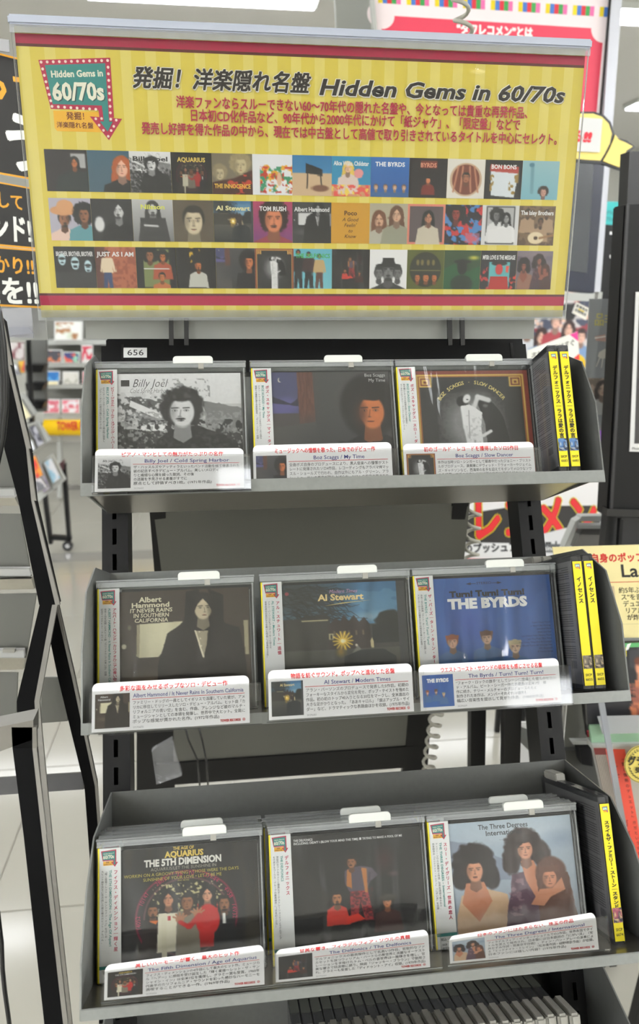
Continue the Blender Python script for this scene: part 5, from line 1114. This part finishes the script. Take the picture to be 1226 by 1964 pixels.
# dark mid rack at the left
dr = thing('dark_rack', at(60, 1040, 4.4), 'dark wheeled rack of slanted CD trays in the left aisle', 'rack')
slab('dark_panel', [at(50, 652, 4.6), at(88, 652, 4.6), at(88, 790, 4.6), at(50, 790, 4.6)], .05, M_DTRAY, dr)
for y in (700, 735, 770): slab('black_shelf', [at(48, y, 4.5), at(86, y, 4.5), at(80, y+14, 4.5), at(50, y+14, 4.5)], .1, M_BLACK, dr)
slab('rack_post', [at(50, 652, 4.4), at(56, 652, 4.4), at(66, 860, 4.4), at(58, 860, 4.4)], .04, M_BLACK, dr)
for k_, qd in enumerate(([(10, 770), (42, 755), (68, 795), (34, 815)], [(33, 822), (70, 808), (95, 846), (48, 877)], [(54, 905), (98, 873), (124, 922), (74, 962)])):
    slab('slanted_tray', [at(x, y, 4.2) for x, y in qd], .05, M_LGREY, dr)
for x0, y0, x1, y1 in ((121, 890, 132, 1036), (82, 930, 97, 1044)): slab('leg', [at(x0-4, y0, 4.38), at(x0+4, y0, 4.38), at(x1+3, y1, 4.38), at(x1-4, y1, 4.38)], .04, M_BLACK, dr)
slab('foot_bar', [at(96, 1028, 4.38), at(136, 1030, 4.38), at(136, 1038, 4.38), at(96, 1036, 4.38)], .04, M_BLACK, dr)
slab('top_beam', [at(64, 936, 4.36), at(122, 882, 4.36), at(122, 900, 4.36), at(70, 958, 4.36)], .04, mat('maroon_beam', rgb(104, 74, 76), .5), dr)
w0 = at(130, 1046, 4.4); n = 16
for nm, r_, m_ in (('caster_wheel', .030, M_BLACKG), ('caster_hub', .014, M_CHROME)):
    dd = .012 if nm == 'caster_wheel' else .015
    V = [Vector((w0.x+r_*math.cos(6.2832*i/n), w0.y+s_*dd, max(.001, .031+r_*math.sin(6.2832*i/n)))) for s_ in (-1, 1) for i in range(n)]
    mesh(nm, V, [tuple(range(n)), tuple(range(2*n-1, n-1, -1))]+[(i, (i+1) % n, n+(i+1) % n, n+i) for i in range(n)], m_, dr)
def slant_cd(px, cols, label, Y=4.17, seed=1):
    q = [at(x, y, Y) for x, y in px]; t = thing('cd_case', (q[2]+q[3])/2, label, 'CD case', 'CDs on the slanted trays')
    slab('case', q, .012, M_GREYP, t); c = Cv(12, 12, cols[0]); c.speck(3, .52, cols[1], seed); p = Print(10, 10); p.grid(c.out(), .5, .5, 9, 9); p.build('cover_print', q, t, None, .002)
slant_cd([(20, 768), (36, 760), (62, 800), (40, 812)], (rgb(228, 222, 190), rgb(216, 208, 170)), 'cream card on the top slanted tray in the left aisle')
slant_cd([(38, 824), (50, 819), (66, 862), (54, 872)], (rgb(150, 150, 160), rgb(60, 60, 64)), 'grey CD on the middle slanted tray, left', seed=3)
slant_cd([(54, 817), (66, 812), (86, 850), (72, 860)], (rgb(176, 176, 186), rgb(60, 60, 70)), 'grey CD on the middle slanted tray, right', seed=4)
slant_cd([(50, 848), (62, 844), (68, 862), (58, 868)], (rgb(230, 232, 236), rgb(200, 206, 220)), 'small white card leaning on the middle slanted tray', 4.14)
slant_cd([(66, 896), (78, 888), (98, 938), (84, 948)], (rgb(206, 200, 212), rgb(170, 160, 186)), 'pale CD on the lowest slanted tray, left', seed=6)
slant_cd([(82, 886), (98, 876), (118, 918), (102, 930)], (rgb(206, 206, 210), rgb(150, 186, 206)), 'pale blue CD on the lowest slanted tray, right', seed=7)
slant_cd([(58, 876), (68, 872), (84, 912), (70, 920)], (rgb(206, 60, 60), rgb(226, 150, 60)), 'red and orange CD in front of the lowest slanted tray', 4.1, 8)
slant_cd([(62, 905), (76, 912), (92, 935), (68, 948)], (rgb(216, 210, 214), rgb(110, 110, 116)), 'white CD with a barcode in front of the lowest slanted tray', 4.12, 9)
slant_cd([(12, 655), (48, 655), (48, 690), (16, 690)], (rgb(196, 190, 190), rgb(120, 70, 76)), 'white and dark red CD high on the left aisle rack', 4.3, 10)
slant_cd([(34, 692), (48, 690), (48, 716), (38, 716)], (rgb(216, 170, 60), rgb(196, 70, 60)), 'small yellow booklet on the left aisle rack', 4.3, 11)
slant_cd([(14, 694), (34, 700), (40, 720), (20, 722)], (rgb(220, 222, 226), rgb(120, 120, 126)), 'white price card beside the small yellow booklet', 4.28, 12)

# red poster stand behind the sign, right
ps = thing('poster_stand', (at(950, 300, 2.0).x, 2.0, 0), 'tall stand with a red poster and rainbow squares behind the sign', 'poster stand')
Yp = 2.0
q = [at(712, -60, Yp), at(1182, -32, Yp), at(1148, 330, Yp), at(730, 300, Yp)]
slab('poster_board', q, .01, M_PAPER, ps)
p = Print(470, 360); p.bg(rgb(240, 226, 228)); p.rect(14, 84, 440, 250, rgb(226, 66, 92))
p.disc(14, 84, 26, rgb(240, 226, 228), 28); p.disc(454, 84, 26, rgb(240, 226, 228), 28, False); p.disc(454, 334, 26, rgb(240, 226, 228), 28, False)
rb = (rgb(232, 206, 20), rgb(70, 120, 200), rgb(214, 44, 60), rgb(60, 160, 80), rgb(236, 110, 170))
for gdx in range(9):
    for k_ in range(5): p.up() if k_ == 0 else None; x_ = 10+gdx*54+k_*8.6; p.add([(x_, 44), (x_+8.6, 44), (x_+8.6, 62), (x_, 62)], [(0, 3, 2, 1)], rb[k_])
p.text('“タワレコメン”とは', 160, 108, 22, rgb(250, 246, 244), fit=150, bold=.05); pr(p, q, ps, 'poster_print')
slab('stand_post', [at(1176, -60, 1.99), at(1198, -60, 1.99), at(1152, 560, 1.99), at(1138, 560, 1.99)], .03, mat('lilac_grey_post', rgb(196, 198, 206), .35, .2), ps)
slab('post_edge', [at(1174, -60, 1.985), at(1178, -60, 1.985), at(1140, 400, 1.985), at(1136, 400, 1.985)], .004, M_BLACK, ps)
slab('stand_post', [at(1148, 560, 2.0), at(1156, 560, 2.0), at(1100, 1150, 2.0), at(1092, 1150, 2.0)], .03, M_LGREY, ps)
slab('side_panel', [at(640, -60, 2.1), at(712, -60, 2.1), at(722, 60, 2.1), at(646, 60, 2.1)], .02, mat('grey_side_panel', rgb(150, 152, 146), .5), ps)
slab('panel_frame', [at(706, -60, 1.98), at(714, -60, 1.98), at(724, 60, 1.98), at(717, 60, 1.98)], .02, M_LGREY, ps)
# monitor below
mo = thing('screen', at(1110, 560, 1.9), 'dark navy framed screen standing right of the yellow sign', 'monitor')
slab('frame', [at(1040, 270, 1.9), at(1163, 290, 1.9), at(1141, 564, 1.9), at(1040, 552, 1.9)], .04, mat('navy_gloss', rgb(14, 22, 48), .2), mo, bevel=.003)
slab('display', [at(1050, 290, 1.898), at(1140, 300, 1.898), at(1126, 524, 1.898), at(1050, 512, 1.898)], .002, mat('dark_glass', rgb(58, 62, 66), .15), mo)
slab('base_edge', [at(1040, 560, 1.89), at(1142, 563, 1.89), at(1138, 578, 1.89), at(1040, 574, 1.89)], .05, M_LGREY, mo)
# yellow cut out banner shape
def blob(name, px, Y, th, m, parent): return prism(name, [at(x, y, Y) for x, y in px], Vector((0, th, 0)), m, parent)
yb = thing('ribbon_sign', at(1150, 300, 1.7), 'yellow ribbon shaped cut-out sign with black outline and red exclamation marks', 'sign')
body = [(1040, 214), (1140, 214), (1158, 220), (1172, 234), (1179, 256), (1180, 262), (1204, 270), (1219, 282), (1205, 292), (1202, 300), (1208, 318), (1203, 328), (1188, 325), (1156, 314), (1120, 312), (1040, 302)]
blob('outline', body, 1.7, .01, M_BLACKG, yb); mY = mat('pale_yellow_board', rgb(247, 224, 128), .5)
blob('ribbon_body', [(1044, 218), (1138, 218), (1155, 224), (1168, 237), (1174, 256), (1170, 275), (1160, 295), (1152, 308), (1120, 306), (1044, 297)], 1.698, .001, mY, yb)
blob('ribbon_tail', [(1180, 258), (1178, 266), (1170, 285), (1157, 309), (1186, 320), (1200, 323), (1203, 317), (1198, 300), (1202, 289), (1214, 281), (1202, 274), (1188, 268)], 1.697, .001, mY, yb)
q = [at(1100, 224, 1.694), at(1156, 228, 1.694), at(1151, 292, 1.694), at(1100, 290, 1.694)]; slab('sticker', q, .0015, M_PAPER, yb)
p = Print(56, 66); p.text('る', -6, 46, 26, rgb(226, 40, 60), bold=.06); p.text('!!', 19, 46, 24, rgb(226, 40, 60), fit=19, bold=.08, shear=.15); pr(p, q, yb, 'sticker_print')
# teal poster, tower, box
t, q = board('teal_poster', 'turquoise poster with faint black scribbles at the right', 'poster', [(1158, 386), (1219, 388), (1212, 500), (1150, 498)], 3.2, m=mat('turquoise_board', rgb(44, 176, 176), .5))
p = Print(60, 110); p.text('Flowers', 6, 24, 10, rgb(20, 110, 112), fit=46, shear=.2); p.text('70s', 6, 36, 10, rgb(20, 110, 112)); pr(p, q, t); post(t, 1205, 490, 3.22)
t, q = board('speaker_tower', 'slim black tower rack in front of the turquoise poster', 'rack', [(1158, 430), (1182, 432), (1176, 590), (1148, 588)], 2.3, .1, m=M_BLACK)
for y in (444, 489): slab('bolt', [at(1170, y, 2.298), at(1174, y, 2.298), at(1174, y+6, 2.298), at(1170, y+6, 2.298)], .004, M_CHROME, t)
post(t, 1165, 560, 2.33)
t = thing('white_box', at(1195, 490, 2.5), 'white folded price stand beside the black tower', 'stand')
slab('fold', [at(1182, 434, 2.5), at(1194, 428, 2.5), at(1194, 446, 2.5), at(1181, 470, 2.5)], .01, M_PAPER, t); slab('fold', [at(1194, 428, 2.5), at(1214, 478, 2.5), at(1212, 496, 2.5), at(1192, 446, 2.5)], .01, M_PAPER, t); post(t, 1204, 460, 2.52)
t, q = board('clear_case_stack', 'clear plastic cases on the black tower behind the big black frame', 'case', [(1174, 545), (1216, 545), (1212, 580), (1170, 580)], 2.3, .05, m=mat('cloudy_plastic', rgb(176, 180, 178), .2))
# magazine collage
t, q = board('magazine_display', 'collage of magazine covers behind the rack top right corner', 'magazines', [(880, 560), (1150, 560), (1132, 705), (880, 705)], 2.2, m=M_PAPER)
c = Cv(110, 60, rgb(206, 200, 200)); c.speck(7, .52, rgb(150, 60, 70), 2); c.speck(9, .56, rgb(70, 76, 96), 4); c.speck(12, .56, rgb(226, 190, 170), 6); c.speck(10, .6, rgb(30, 28, 32), 9)
for i_ in range(9): face(c, .1+.1*i_, .22+.05*(i_ % 3), .09, rgb(226, 180, 160), rgb(50, 30, 30), 'long' if i_ % 2 else 'short', None, 0, 0, (rgb(170, 60, 70), rgb(210, 214, 220), rgb(120, 150, 190))[i_ % 3], i_+2)
c.ell(.88, .52, .08, .08, rgb(236, 190, 20), .05)
p = Print(270, 145); p.grid(c.out(), 0, 0, 270, 145); pr(p, q, t); post(t, 1010, 690, 2.22)
t, q = board('pop_card', 'slanted white card with hand lettering and a pink corner', 'card', [(1012, 672), (1108, 636), (1112, 690), (1010, 712)], 2.0, .003)
p = Print(100, 52); p.bg(rgb(236, 236, 226)); p.text('次も来月号はすぐ', 8, 22, 14, rgb(70, 60, 50), fit=84, bold=.02); p.text('サイン会', 8, 42, 14, rgb(190, 50, 120), bold=.03); p.poly([(84, 0), (100, 0), (100, 18)], rgb(240, 60, 150)); p.poly([(80, 52), (100, 40), (100, 52)], rgb(236, 60, 60)); pr(p, q, t)
t, q = board('pop_card', 'small tilted white card with black scribbled lettering above the magazines', 'card', [(1106, 579), (1131, 592), (1124, 614), (1098, 600)], 2.0, .003)
p = Print(28, 22); p.bg(rgb(240, 236, 226)); p.text('絶賛発売', 2, 8, 6, rgb(30, 30, 30), bold=.03); p.text('店頭限定', 2, 16, 6, rgb(30, 30, 30), bold=.03); p.rect(8, 9, 12, 2, rgb(236, 210, 60)); pr(p, q, t)
# smoky mirrored panel
smoke = clear('smoky_film', (.34, .35, .34), .15, 1.4, haze=.28)
t, q = board('film_poster', 'smoky transparent panel with mirrored gold characters and a rider', 'poster', [(1131, 573), (1204, 573), (1190, 826), (1117, 826)], 1.35, .0015, m=smoke)
p = Print(74, 254); p.up()
P_, F_ = text_geo('賞作品', 0, 0); 
for dx_ in (-.4, .4): p.add(np.c_[70-(P_[:, 0]*19.5)+dx_, 48-P_[:, 1]*26], F_, rgb(170, 160, 84)); p.up()
g2 = rgb(176, 172, 160)
p.poly([(24, 100), (34, 94), (50, 98), (58, 92), (64, 98), (58, 104), (54, 112), (28, 112), (22, 108)], g2)
for a_ in ((26, 110, 20, 128), (32, 111, 30, 130), (50, 111, 46, 128), (54, 110, 60, 124)): p.poly([(a_[0]-1, a_[1]), (a_[0]+1.4, a_[1]), (a_[2]+.8, a_[3]), (a_[2]-.6, a_[3])], g2)
p.poly([(36, 96), (38, 80), (44, 78), (46, 96)], rgb(200, 196, 184)); p.disc(41, 75, 3.2, rgb(200, 190, 176), 12); p.poly([(14, 70), (34, 66), (36, 80), (16, 78)], rgb(160, 130, 120)); p.poly([(14, 72), (35, 69), (35, 71), (14, 74.5)], rgb(206, 200, 190))
c = Cv(36, 40, rgb(110, 100, 90)); c.speck(6, .5, rgb(150, 134, 120), 3); face(c, .5, .36, .4, rgb(160, 140, 124), rgb(60, 54, 50), 'long', None, 0, 0, rgb(150, 150, 146), 3); p.grid(c.out(), 2, 150, 68, 72); pr(p, q, t); post(t, 1196, 800, 1.375)
# colourful spines on a white shelf, white poster with rainbow squares and red kana
sh = thing('media_shelf', at(1140, 860, 2.1), 'white shelf with small coloured media boxes beneath the smoky panel', 'shelf')
slab('shelf_board', [at(1090, 848, 2.1), at(1200, 850, 2.1), at(1198, 862, 2.1), at(1088, 860, 2.1)], .15, M_WHITEP, sh); slab('shelf_shadow', [at(1090, 862, 2.12), at(1198, 864, 2.12), at(1197, 869, 2.12), at(1089, 867, 2.12)], .1, M_BLACK, sh)  # black strip under the board stands in for the shelf's shadow
for i_, cc in enumerate((rgb(216, 60, 140), rgb(60, 170, 160), rgb(226, 70, 50), rgb(206, 40, 40), rgb(90, 50, 150), rgb(120, 60, 160), rgb(214, 176, 60), rgb(60, 60, 66), rgb(190, 190, 190))):
    x = 1100+i_*10; o = slab('media_box', [at(x, 824, 2.11), at(x+9, 824, 2.11), at(x+9, 847, 2.11), at(x, 847, 2.11)], .1, mat('box_colour_%s' % ['magenta', 'teal', 'orange', 'red', 'violet', 'purple', 'ochre', 'black', 'white'][i_], cc, .4))
    tag(o, '%s media box on the white shelf beneath the smoky panel' % ['magenta', 'teal', 'orange', 'red', 'violet', 'purple', 'ochre', 'black', 'white'][i_], 'box', 'media boxes on the white shelf')
t, q = board('recommend_poster', 'white poster with huge red yellow-outlined kana behind the right upright', 'poster', [(840, 866), (1180, 872), (1166, 1110), (840, 1104)], 1.8, m=M_PAPER)
p = Print(340, 240); p.bg(rgb(228, 226, 226)); 
for gdx in range(4):
    for k_ in range(5): x_ = 260-gdx*62+k_*9.5; p.up(); p.add([(x_+34, 6), (x_+43, 6), (x_+43, 20), (x_+34, 20)], [(0, 3, 2, 1)], rb[k_])
p.poly([(30, 120), (150, 100), (300, 96), (330, 150), (300, 168), (160, 176), (60, 180), (20, 150)], rgb(46, 44, 44))
for b_, cc in ((.085, rgb(230, 206, 30)), (.06, rgb(60, 40, 36)), (.045, rgb(222, 44, 50))):
    p.text('レコメン', 62, 162, 66, cc, fit=246, bold=b_, rot=-2, sy=1.45)
p.poly([(150, 168), (250, 140), (300, 170), (290, 192), (150, 200)], rgb(214, 214, 216)); p.rect(0, 172, 180, 26, rgb(226, 226, 226))
p.text('のプッシュアーティスト', 50, 192, 20, rgb(40, 40, 44), fit=190, bold=.05, rot=-3); p.rect(205, 172, 62, 17, rgb(90, 92, 96)); p.text('since 2007', 208, 185, 13, rgb(226, 226, 226), fit=56, bold=.02); p.rect(0, 204, 340, 40, rgb(214, 50, 64)); p.text('今のうちに聴いてほしい、おすすめの逸材たち', 20, 216, 9, rgb(240, 210, 214), fit=200, bold=.01); pr(p, q, t); post(t, 1030, 1080, 1.82)
# big black frame at the right edge
bf = thing('black_display_frame', at(1200, 1000, 1.25), 'tall black display frame at the right edge with a white margined poster', 'display frame')
YF = 1.25
slab('frame_face', [at(1199, 392, YF), at(1290, 392, YF), at(1290, 996, YF), at(1164, 992, YF)], .04, M_BLACK, bf, bevel=.002)
slab('frame_top', [at(1208, 290, YF+.02), at(1290, 290, YF+.02), at(1290, 394, YF+.02), at(1203, 392, YF+.02)], .03, M_BLACKG, bf)
slab('frame_strip', [at(1203, 392, YF-.006), at(1208, 392, YF-.006), at(1176, 976, YF-.006), at(1171, 976, YF-.006)], .004, mat('dark_charcoal_strip', rgb(44, 44, 46), .4), bf)
q = [at(1220, 560, YF-.002), at(1290, 560, YF-.002), at(1290, 868, YF-.002), at(1208, 866, YF-.002)]; o = slab('poster_sheet', q, .002, M_PAPER, bf)
p = Print(80, 300); p.rect(8, 8, 72, 276, rgb(60, 58, 58)); p.text('Photo Credit', 4, 296, 7, g_(30), bold=.01); p.build('poster_print', q, o)
slab('frame_sill', [at(1166, 976, YF-.01), at(1290, 980, YF-.01), at(1290, 994, YF-.01), at(1164, 990, YF-.01)], .02, M_BLACKG, bf)
slab('frame_leg', [at(1164, 990, YF+.02), at(1290, 994, YF+.02), at(1290, 1060, YF+.02), at(1158, 1056, YF+.02)], .02, mat('black_matte_leg', rgb(24, 24, 26), .5), bf)
slab('leg_edge', [at(1190, 996, YF), at(1196, 996, YF), at(1192, 1056, YF), at(1186, 1056, YF)], .01, M_BLACK, bf)
# grey clear box
cb = thing('acrylic_box', at(1120, 1046, 1.35), 'clear acrylic case with grey rim left of the black frame foot', 'case')
for q4 in ([(1116, 990), (1164, 990), (1162, 1000), (1110, 1000)], [(1104, 1000), (1114, 994), (1092, 1050), (1082, 1050)], [(1110, 1008), (1163, 1008), (1162, 1014), (1108, 1014)]):
    slab('case_rim', [at(x, y, 1.35) for x, y in q4], .02, M_LGREY, cb)
slab('case_dark', [at(1118, 1014, 1.36), at(1162, 1014, 1.36), at(1160, 1050, 1.36), at(1100, 1050, 1.36)], .02, M_DARKP, cb)
slab('case_front', [at(1108, 1000, 1.33), at(1166, 1000, 1.33), at(1164, 1050, 1.33), at(1086, 1050, 1.33)], .001, M_CLEAR, cb)
post(cb, 1120, 1040, 1.36)

# yellow card, framed sleeve and orange band CD at the right edge
t, q = board('pop_card', 'pale yellow card with red and black lettering at the right edge', 'card', [(1060, 1050), (1270, 1044), (1282, 1222), (1094, 1224)], .98, .002, m=mat('pale_yellow_card', rgb(240, 226, 164), .5))
p = Print(205, 178); p.bg(rgb(240, 226, 166)); rc = rgb(206, 40, 36)
p.text('自身のポップ・ルーツ', 66, 29, 18, rc, fit=170, bold=.04); p.text('Lady', 120, 59, 34, rgb(24, 22, 22), fit=72, bold=.02); p.rect(80, 68, 125, 1.2, rc)
c = Cv(24, 30, rgb(206, 186, 150)); face(c, .3, .3, .5, rgb(216, 190, 150), rgb(40, 30, 34), 'long', None, 0, 0, rgb(60, 54, 66), 4); p.grid(c.out(), 64, 76, 40, 66)
for i_, s_ in enumerate(('約5年ぶりの', 'ス”を音楽で', 'デュエット曲', 'リアルタイム', 'が炸裂する')): p.text(s_, 112+2.6*i_, 89+13.2*i_, 12.5, rgb(50, 44, 40), bold=.01)
p.rect(0, 150, 205, .8, rgb(206, 196, 150)); pr(p, q, t)
slab('card_rail', [at(1094, 1222, .982), at(1282, 1220, .982), at(1283, 1232, .982), at(1100, 1234, .982)], .006, M_LGREY, t)
t, q = board('record_sleeve', 'dark sleeve with green top edge and a figure in orange behind the right shelf end', 'record', [(1120, 1236), (1300, 1230), (1306, 1390), (1128, 1392)], .97, .006, m=M_DARKP)
p = Print(180, 158); c = Cv(60, 53, rgb(40, 40, 44)); c.speck(4, .5, rgb(70, 70, 76), 3, None, .7, 1.5, .5)
c.poly([(.52, .4), (.6, .38), (.66, .46), (.64, .9), (.52, .9), (.47, .7), (.5, .6)], rgb(196, 120, 86), rough=.05); c.speck(16, .58, rgb(150, 90, 76), 5, (.46, .4, .72, .9)); c.ell(.565, .27, .045, .08, rgb(216, 150, 120), .2); c.ell(.56, .2, .05, .05, rgb(110, 60, 44), .3); c.rect(.545, .32, .585, .42, rgb(206, 140, 110))
p.grid(c.out(), 0, 0, 180, 158); p.rect(0, 0, 180, 8, rgb(96, 176, 110)); p.rect(44, 8, 36, 17, rgb(244, 226, 40)); p.text('ブック', 48, 14.5, 6.5, rgb(30, 30, 30), bold=.02); p.text('ー・ジャケット', 46, 22.5, 5.6, rgb(30, 30, 30), bold=.02)
p.poly([(78, 14), (82, 2), (90, 0), (84, 12)], rgb(240, 240, 240)); pr(p, q, t)
hd = thing('sleeve_holder', at(1190, 1420, .95), 'pale green backed clear holder under the dark sleeve at the right edge', 'holder')
slab('green_strip', [at(1128, 1350, .975), at(1150, 1350, .975), at(1152, 1430, .975), at(1134, 1430, .975)], .004, mat('mid_green_card', rgb(96, 170, 110), .5), hd)
slab('holder_face', [at(1132, 1392, .965), at(1306, 1388, .965), at(1308, 1424, .965), at(1136, 1428, .965)], .004, mat('pale_green_card', rgb(150, 186, 156), .4), hd)
slab('grey_band', [at(1146, 1374, .955), at(1306, 1370, .955), at(1306, 1404, .955), at(1156, 1408, .955)], .001, clear('grey_band_plastic', (.6, .6, .6), .1, 1.45, haze=.4), hd)
slab('holder_rail', [at(1136, 1428, .96), at(1308, 1424, .96), at(1309, 1436, .96), at(1138, 1440, .96)], .02, M_LGREY, hd)
t, q = board('acrylic_strip', 'slanting bluish acrylic edge in front of the orange banded CDs', 'holder', [(1149, 1348), (1160, 1348), (1216, 1660), (1204, 1660)], .93, .003, m=clear('blue_acrylic_edge', (.55, .58, .72), .08, 1.45, haze=.35))
# stack of clear cases with orange band
t, q = board('cd_case', 'CD with an orange-red paper band with black lettering at the right edge', 'CD case', [(1138, 1432), (1226, 1432), (1262, 1660), (1188, 1664)], .96, .01, m=mat('cloudy_case', rgb(150, 146, 140), .3))
p = Print(80, 228); p.bg(rgb(176, 168, 158)); 
for i_ in range(8): p.up(); p.add([(i_*2.9, 12), (i_*2.9+1.2, 12), (i_*2.9+1.6, 228), (i_*2.9+.4, 228)], [(0, 3, 2, 1)], rgb(120, 108, 98))
p.rect(0, 2, 22, 12, rgb(120, 50, 46)); p.rect(20, 4, 34, 224, rgb(226, 84, 66)); p.vtext('レディー・ガガ', 29, 24, 15, rgb(130, 40, 36), fit=150, bold=.01); p.vtext('『愛と情熱のデュエット』ガガという伝説', 47, 16, 7, rgb(60, 24, 22), fit=190, bold=.01); pr(p, q, t)
t = thing('badge', at(1232, 1468, .94), 'round gold sticker with black characters and laurel at the right edge', 'sticker'); n = 40
prism('badge_disc', [at(1231+33*math.cos(6.2832*i/n), 1466+36*math.sin(6.2832*i/n), .94) for i in range(n)], Vector((0, .001, 0)), mat('gold_sticker', rgb(232, 212, 110), .35), t)
p = Print(66, 72); p.ring(33, 36, 31.5, 32.5, rgb(30, 28, 20), ry=1.08); p.text('グラミー', 6, 36, 16, rgb(24, 22, 18), fit=62, bold=.05, sy=1.15); p.text('受賞', 20, 51, 12, rgb(24, 22, 18), bold=.04)
for a_ in list(range(100, 170, 11))+list(range(190, 262, 11)): r_ = math.radians(a_); x_, y_ = 33+27*math.cos(r_), 36+29*math.sin(r_); p.poly([(x_, y_), (x_+4, y_-2), (x_+5, y_+1)], rgb(40, 36, 24)); p.poly([(x_, y_), (x_+1, y_-4), (x_+3, y_-4)], rgb(40, 36, 24))
p.build('badge_print', [at(1198, 1430, .9385), at(1264, 1430, .9385), at(1264, 1502, .9385), at(1198, 1502, .9385)], t)
# grey clutter of the next rack behind the right upright
nx = thing('clear_case_rack', at(1110, 1480, 1.1), 'neighbouring rack of clear cases seen behind the right upright', 'rack')
slab('side_sheet', [at(1080, 1330, 1.08), at(1136, 1330, 1.08), at(1140, 1440, 1.08), at(1084, 1440, 1.08)], .003, mat('dim_grey_sheet', rgb(120, 120, 114), .4), nx)
slab('case_edge', [at(1120, 1350, 1.06), at(1127, 1350, 1.06), at(1134, 1414, 1.06), at(1128, 1414, 1.06)], .01, M_DARKP, nx); slab('red_label', [at(1127, 1403, 1.05), at(1134, 1403, 1.05), at(1135, 1418, 1.05), at(1129, 1418, 1.05)], .004, mat('dark_red_label', rgb(140, 30, 44), .5), nx)
slab('dark_tray', [at(1084, 1440, 1.07), at(1160, 1436, 1.07), at(1190, 1560, 1.07), at(1100, 1560, 1.07)], .02, mat('dim_tray', rgb(74, 74, 72), .4), nx)
slab('tray_rim', [at(1096, 1422, 1.05), at(1138, 1422, 1.05), at(1140, 1428, 1.05), at(1100, 1428, 1.05)], .01, M_LGREY, nx); slab('case_block', [at(1112, 1436, 1.05), at(1134, 1434, 1.05), at(1138, 1470, 1.05), at(1116, 1466, 1.05)], .02, M_DARKP, nx)
t, q = board('clear_strip', 'thin clear plastic strip hanging beside the right upright', 'holder', [(1080, 1352), (1088, 1352), (1082, 1420), (1076, 1420)], 1.0, .002, m=M_CLEAR)
slab('white_sheet', [at(985, 1385, 1.3), at(1030, 1385, 1.3), at(1025, 1480, 1.3), at(985, 1480, 1.3)], .003, M_PAPER, nx); slab('grey_fin', [at(966, 1382, 1.02), at(1010, 1398, 1.02), at(1024, 1450, 1.02), at(968, 1392, 1.02)], .004, M_LGREY, nx)

hr = thing('sleeve_rack', at(1300, 1700, 1.0), 'grey steel rack at the right edge carrying the yellow card, dark sleeve and banded CD', 'rack')
slab('back_panel', [at(1150, 1236, 1.06), at(1340, 1230, 1.06), at(1360, 1700, 1.06), at(1196, 1706, 1.06)], .004, M_DTRAY, hr)
slab('upper_panel', [at(1130, 1060, 1.035), at(1330, 1054, 1.035), at(1340, 1236, 1.035), at(1150, 1240, 1.035)], .004, M_DTRAY, hr)
slab('shelf_edge', [at(1190, 1664, .955), at(1370, 1656, .955), at(1371, 1674, .955), at(1193, 1682, .955)], .075, M_UNDER, hr)
for x_, y_ in ((1290, 1690), (1345, 1690)):
    a_ = at(x_, y_, 1.03); bar('leg', a_, Vector((a_.x, a_.y+.05, 0)), .025, .02, M_BLACK, hr)
post(bf, 1262, 1050, 1.27); post(bf, 1288, 1050, 1.27)
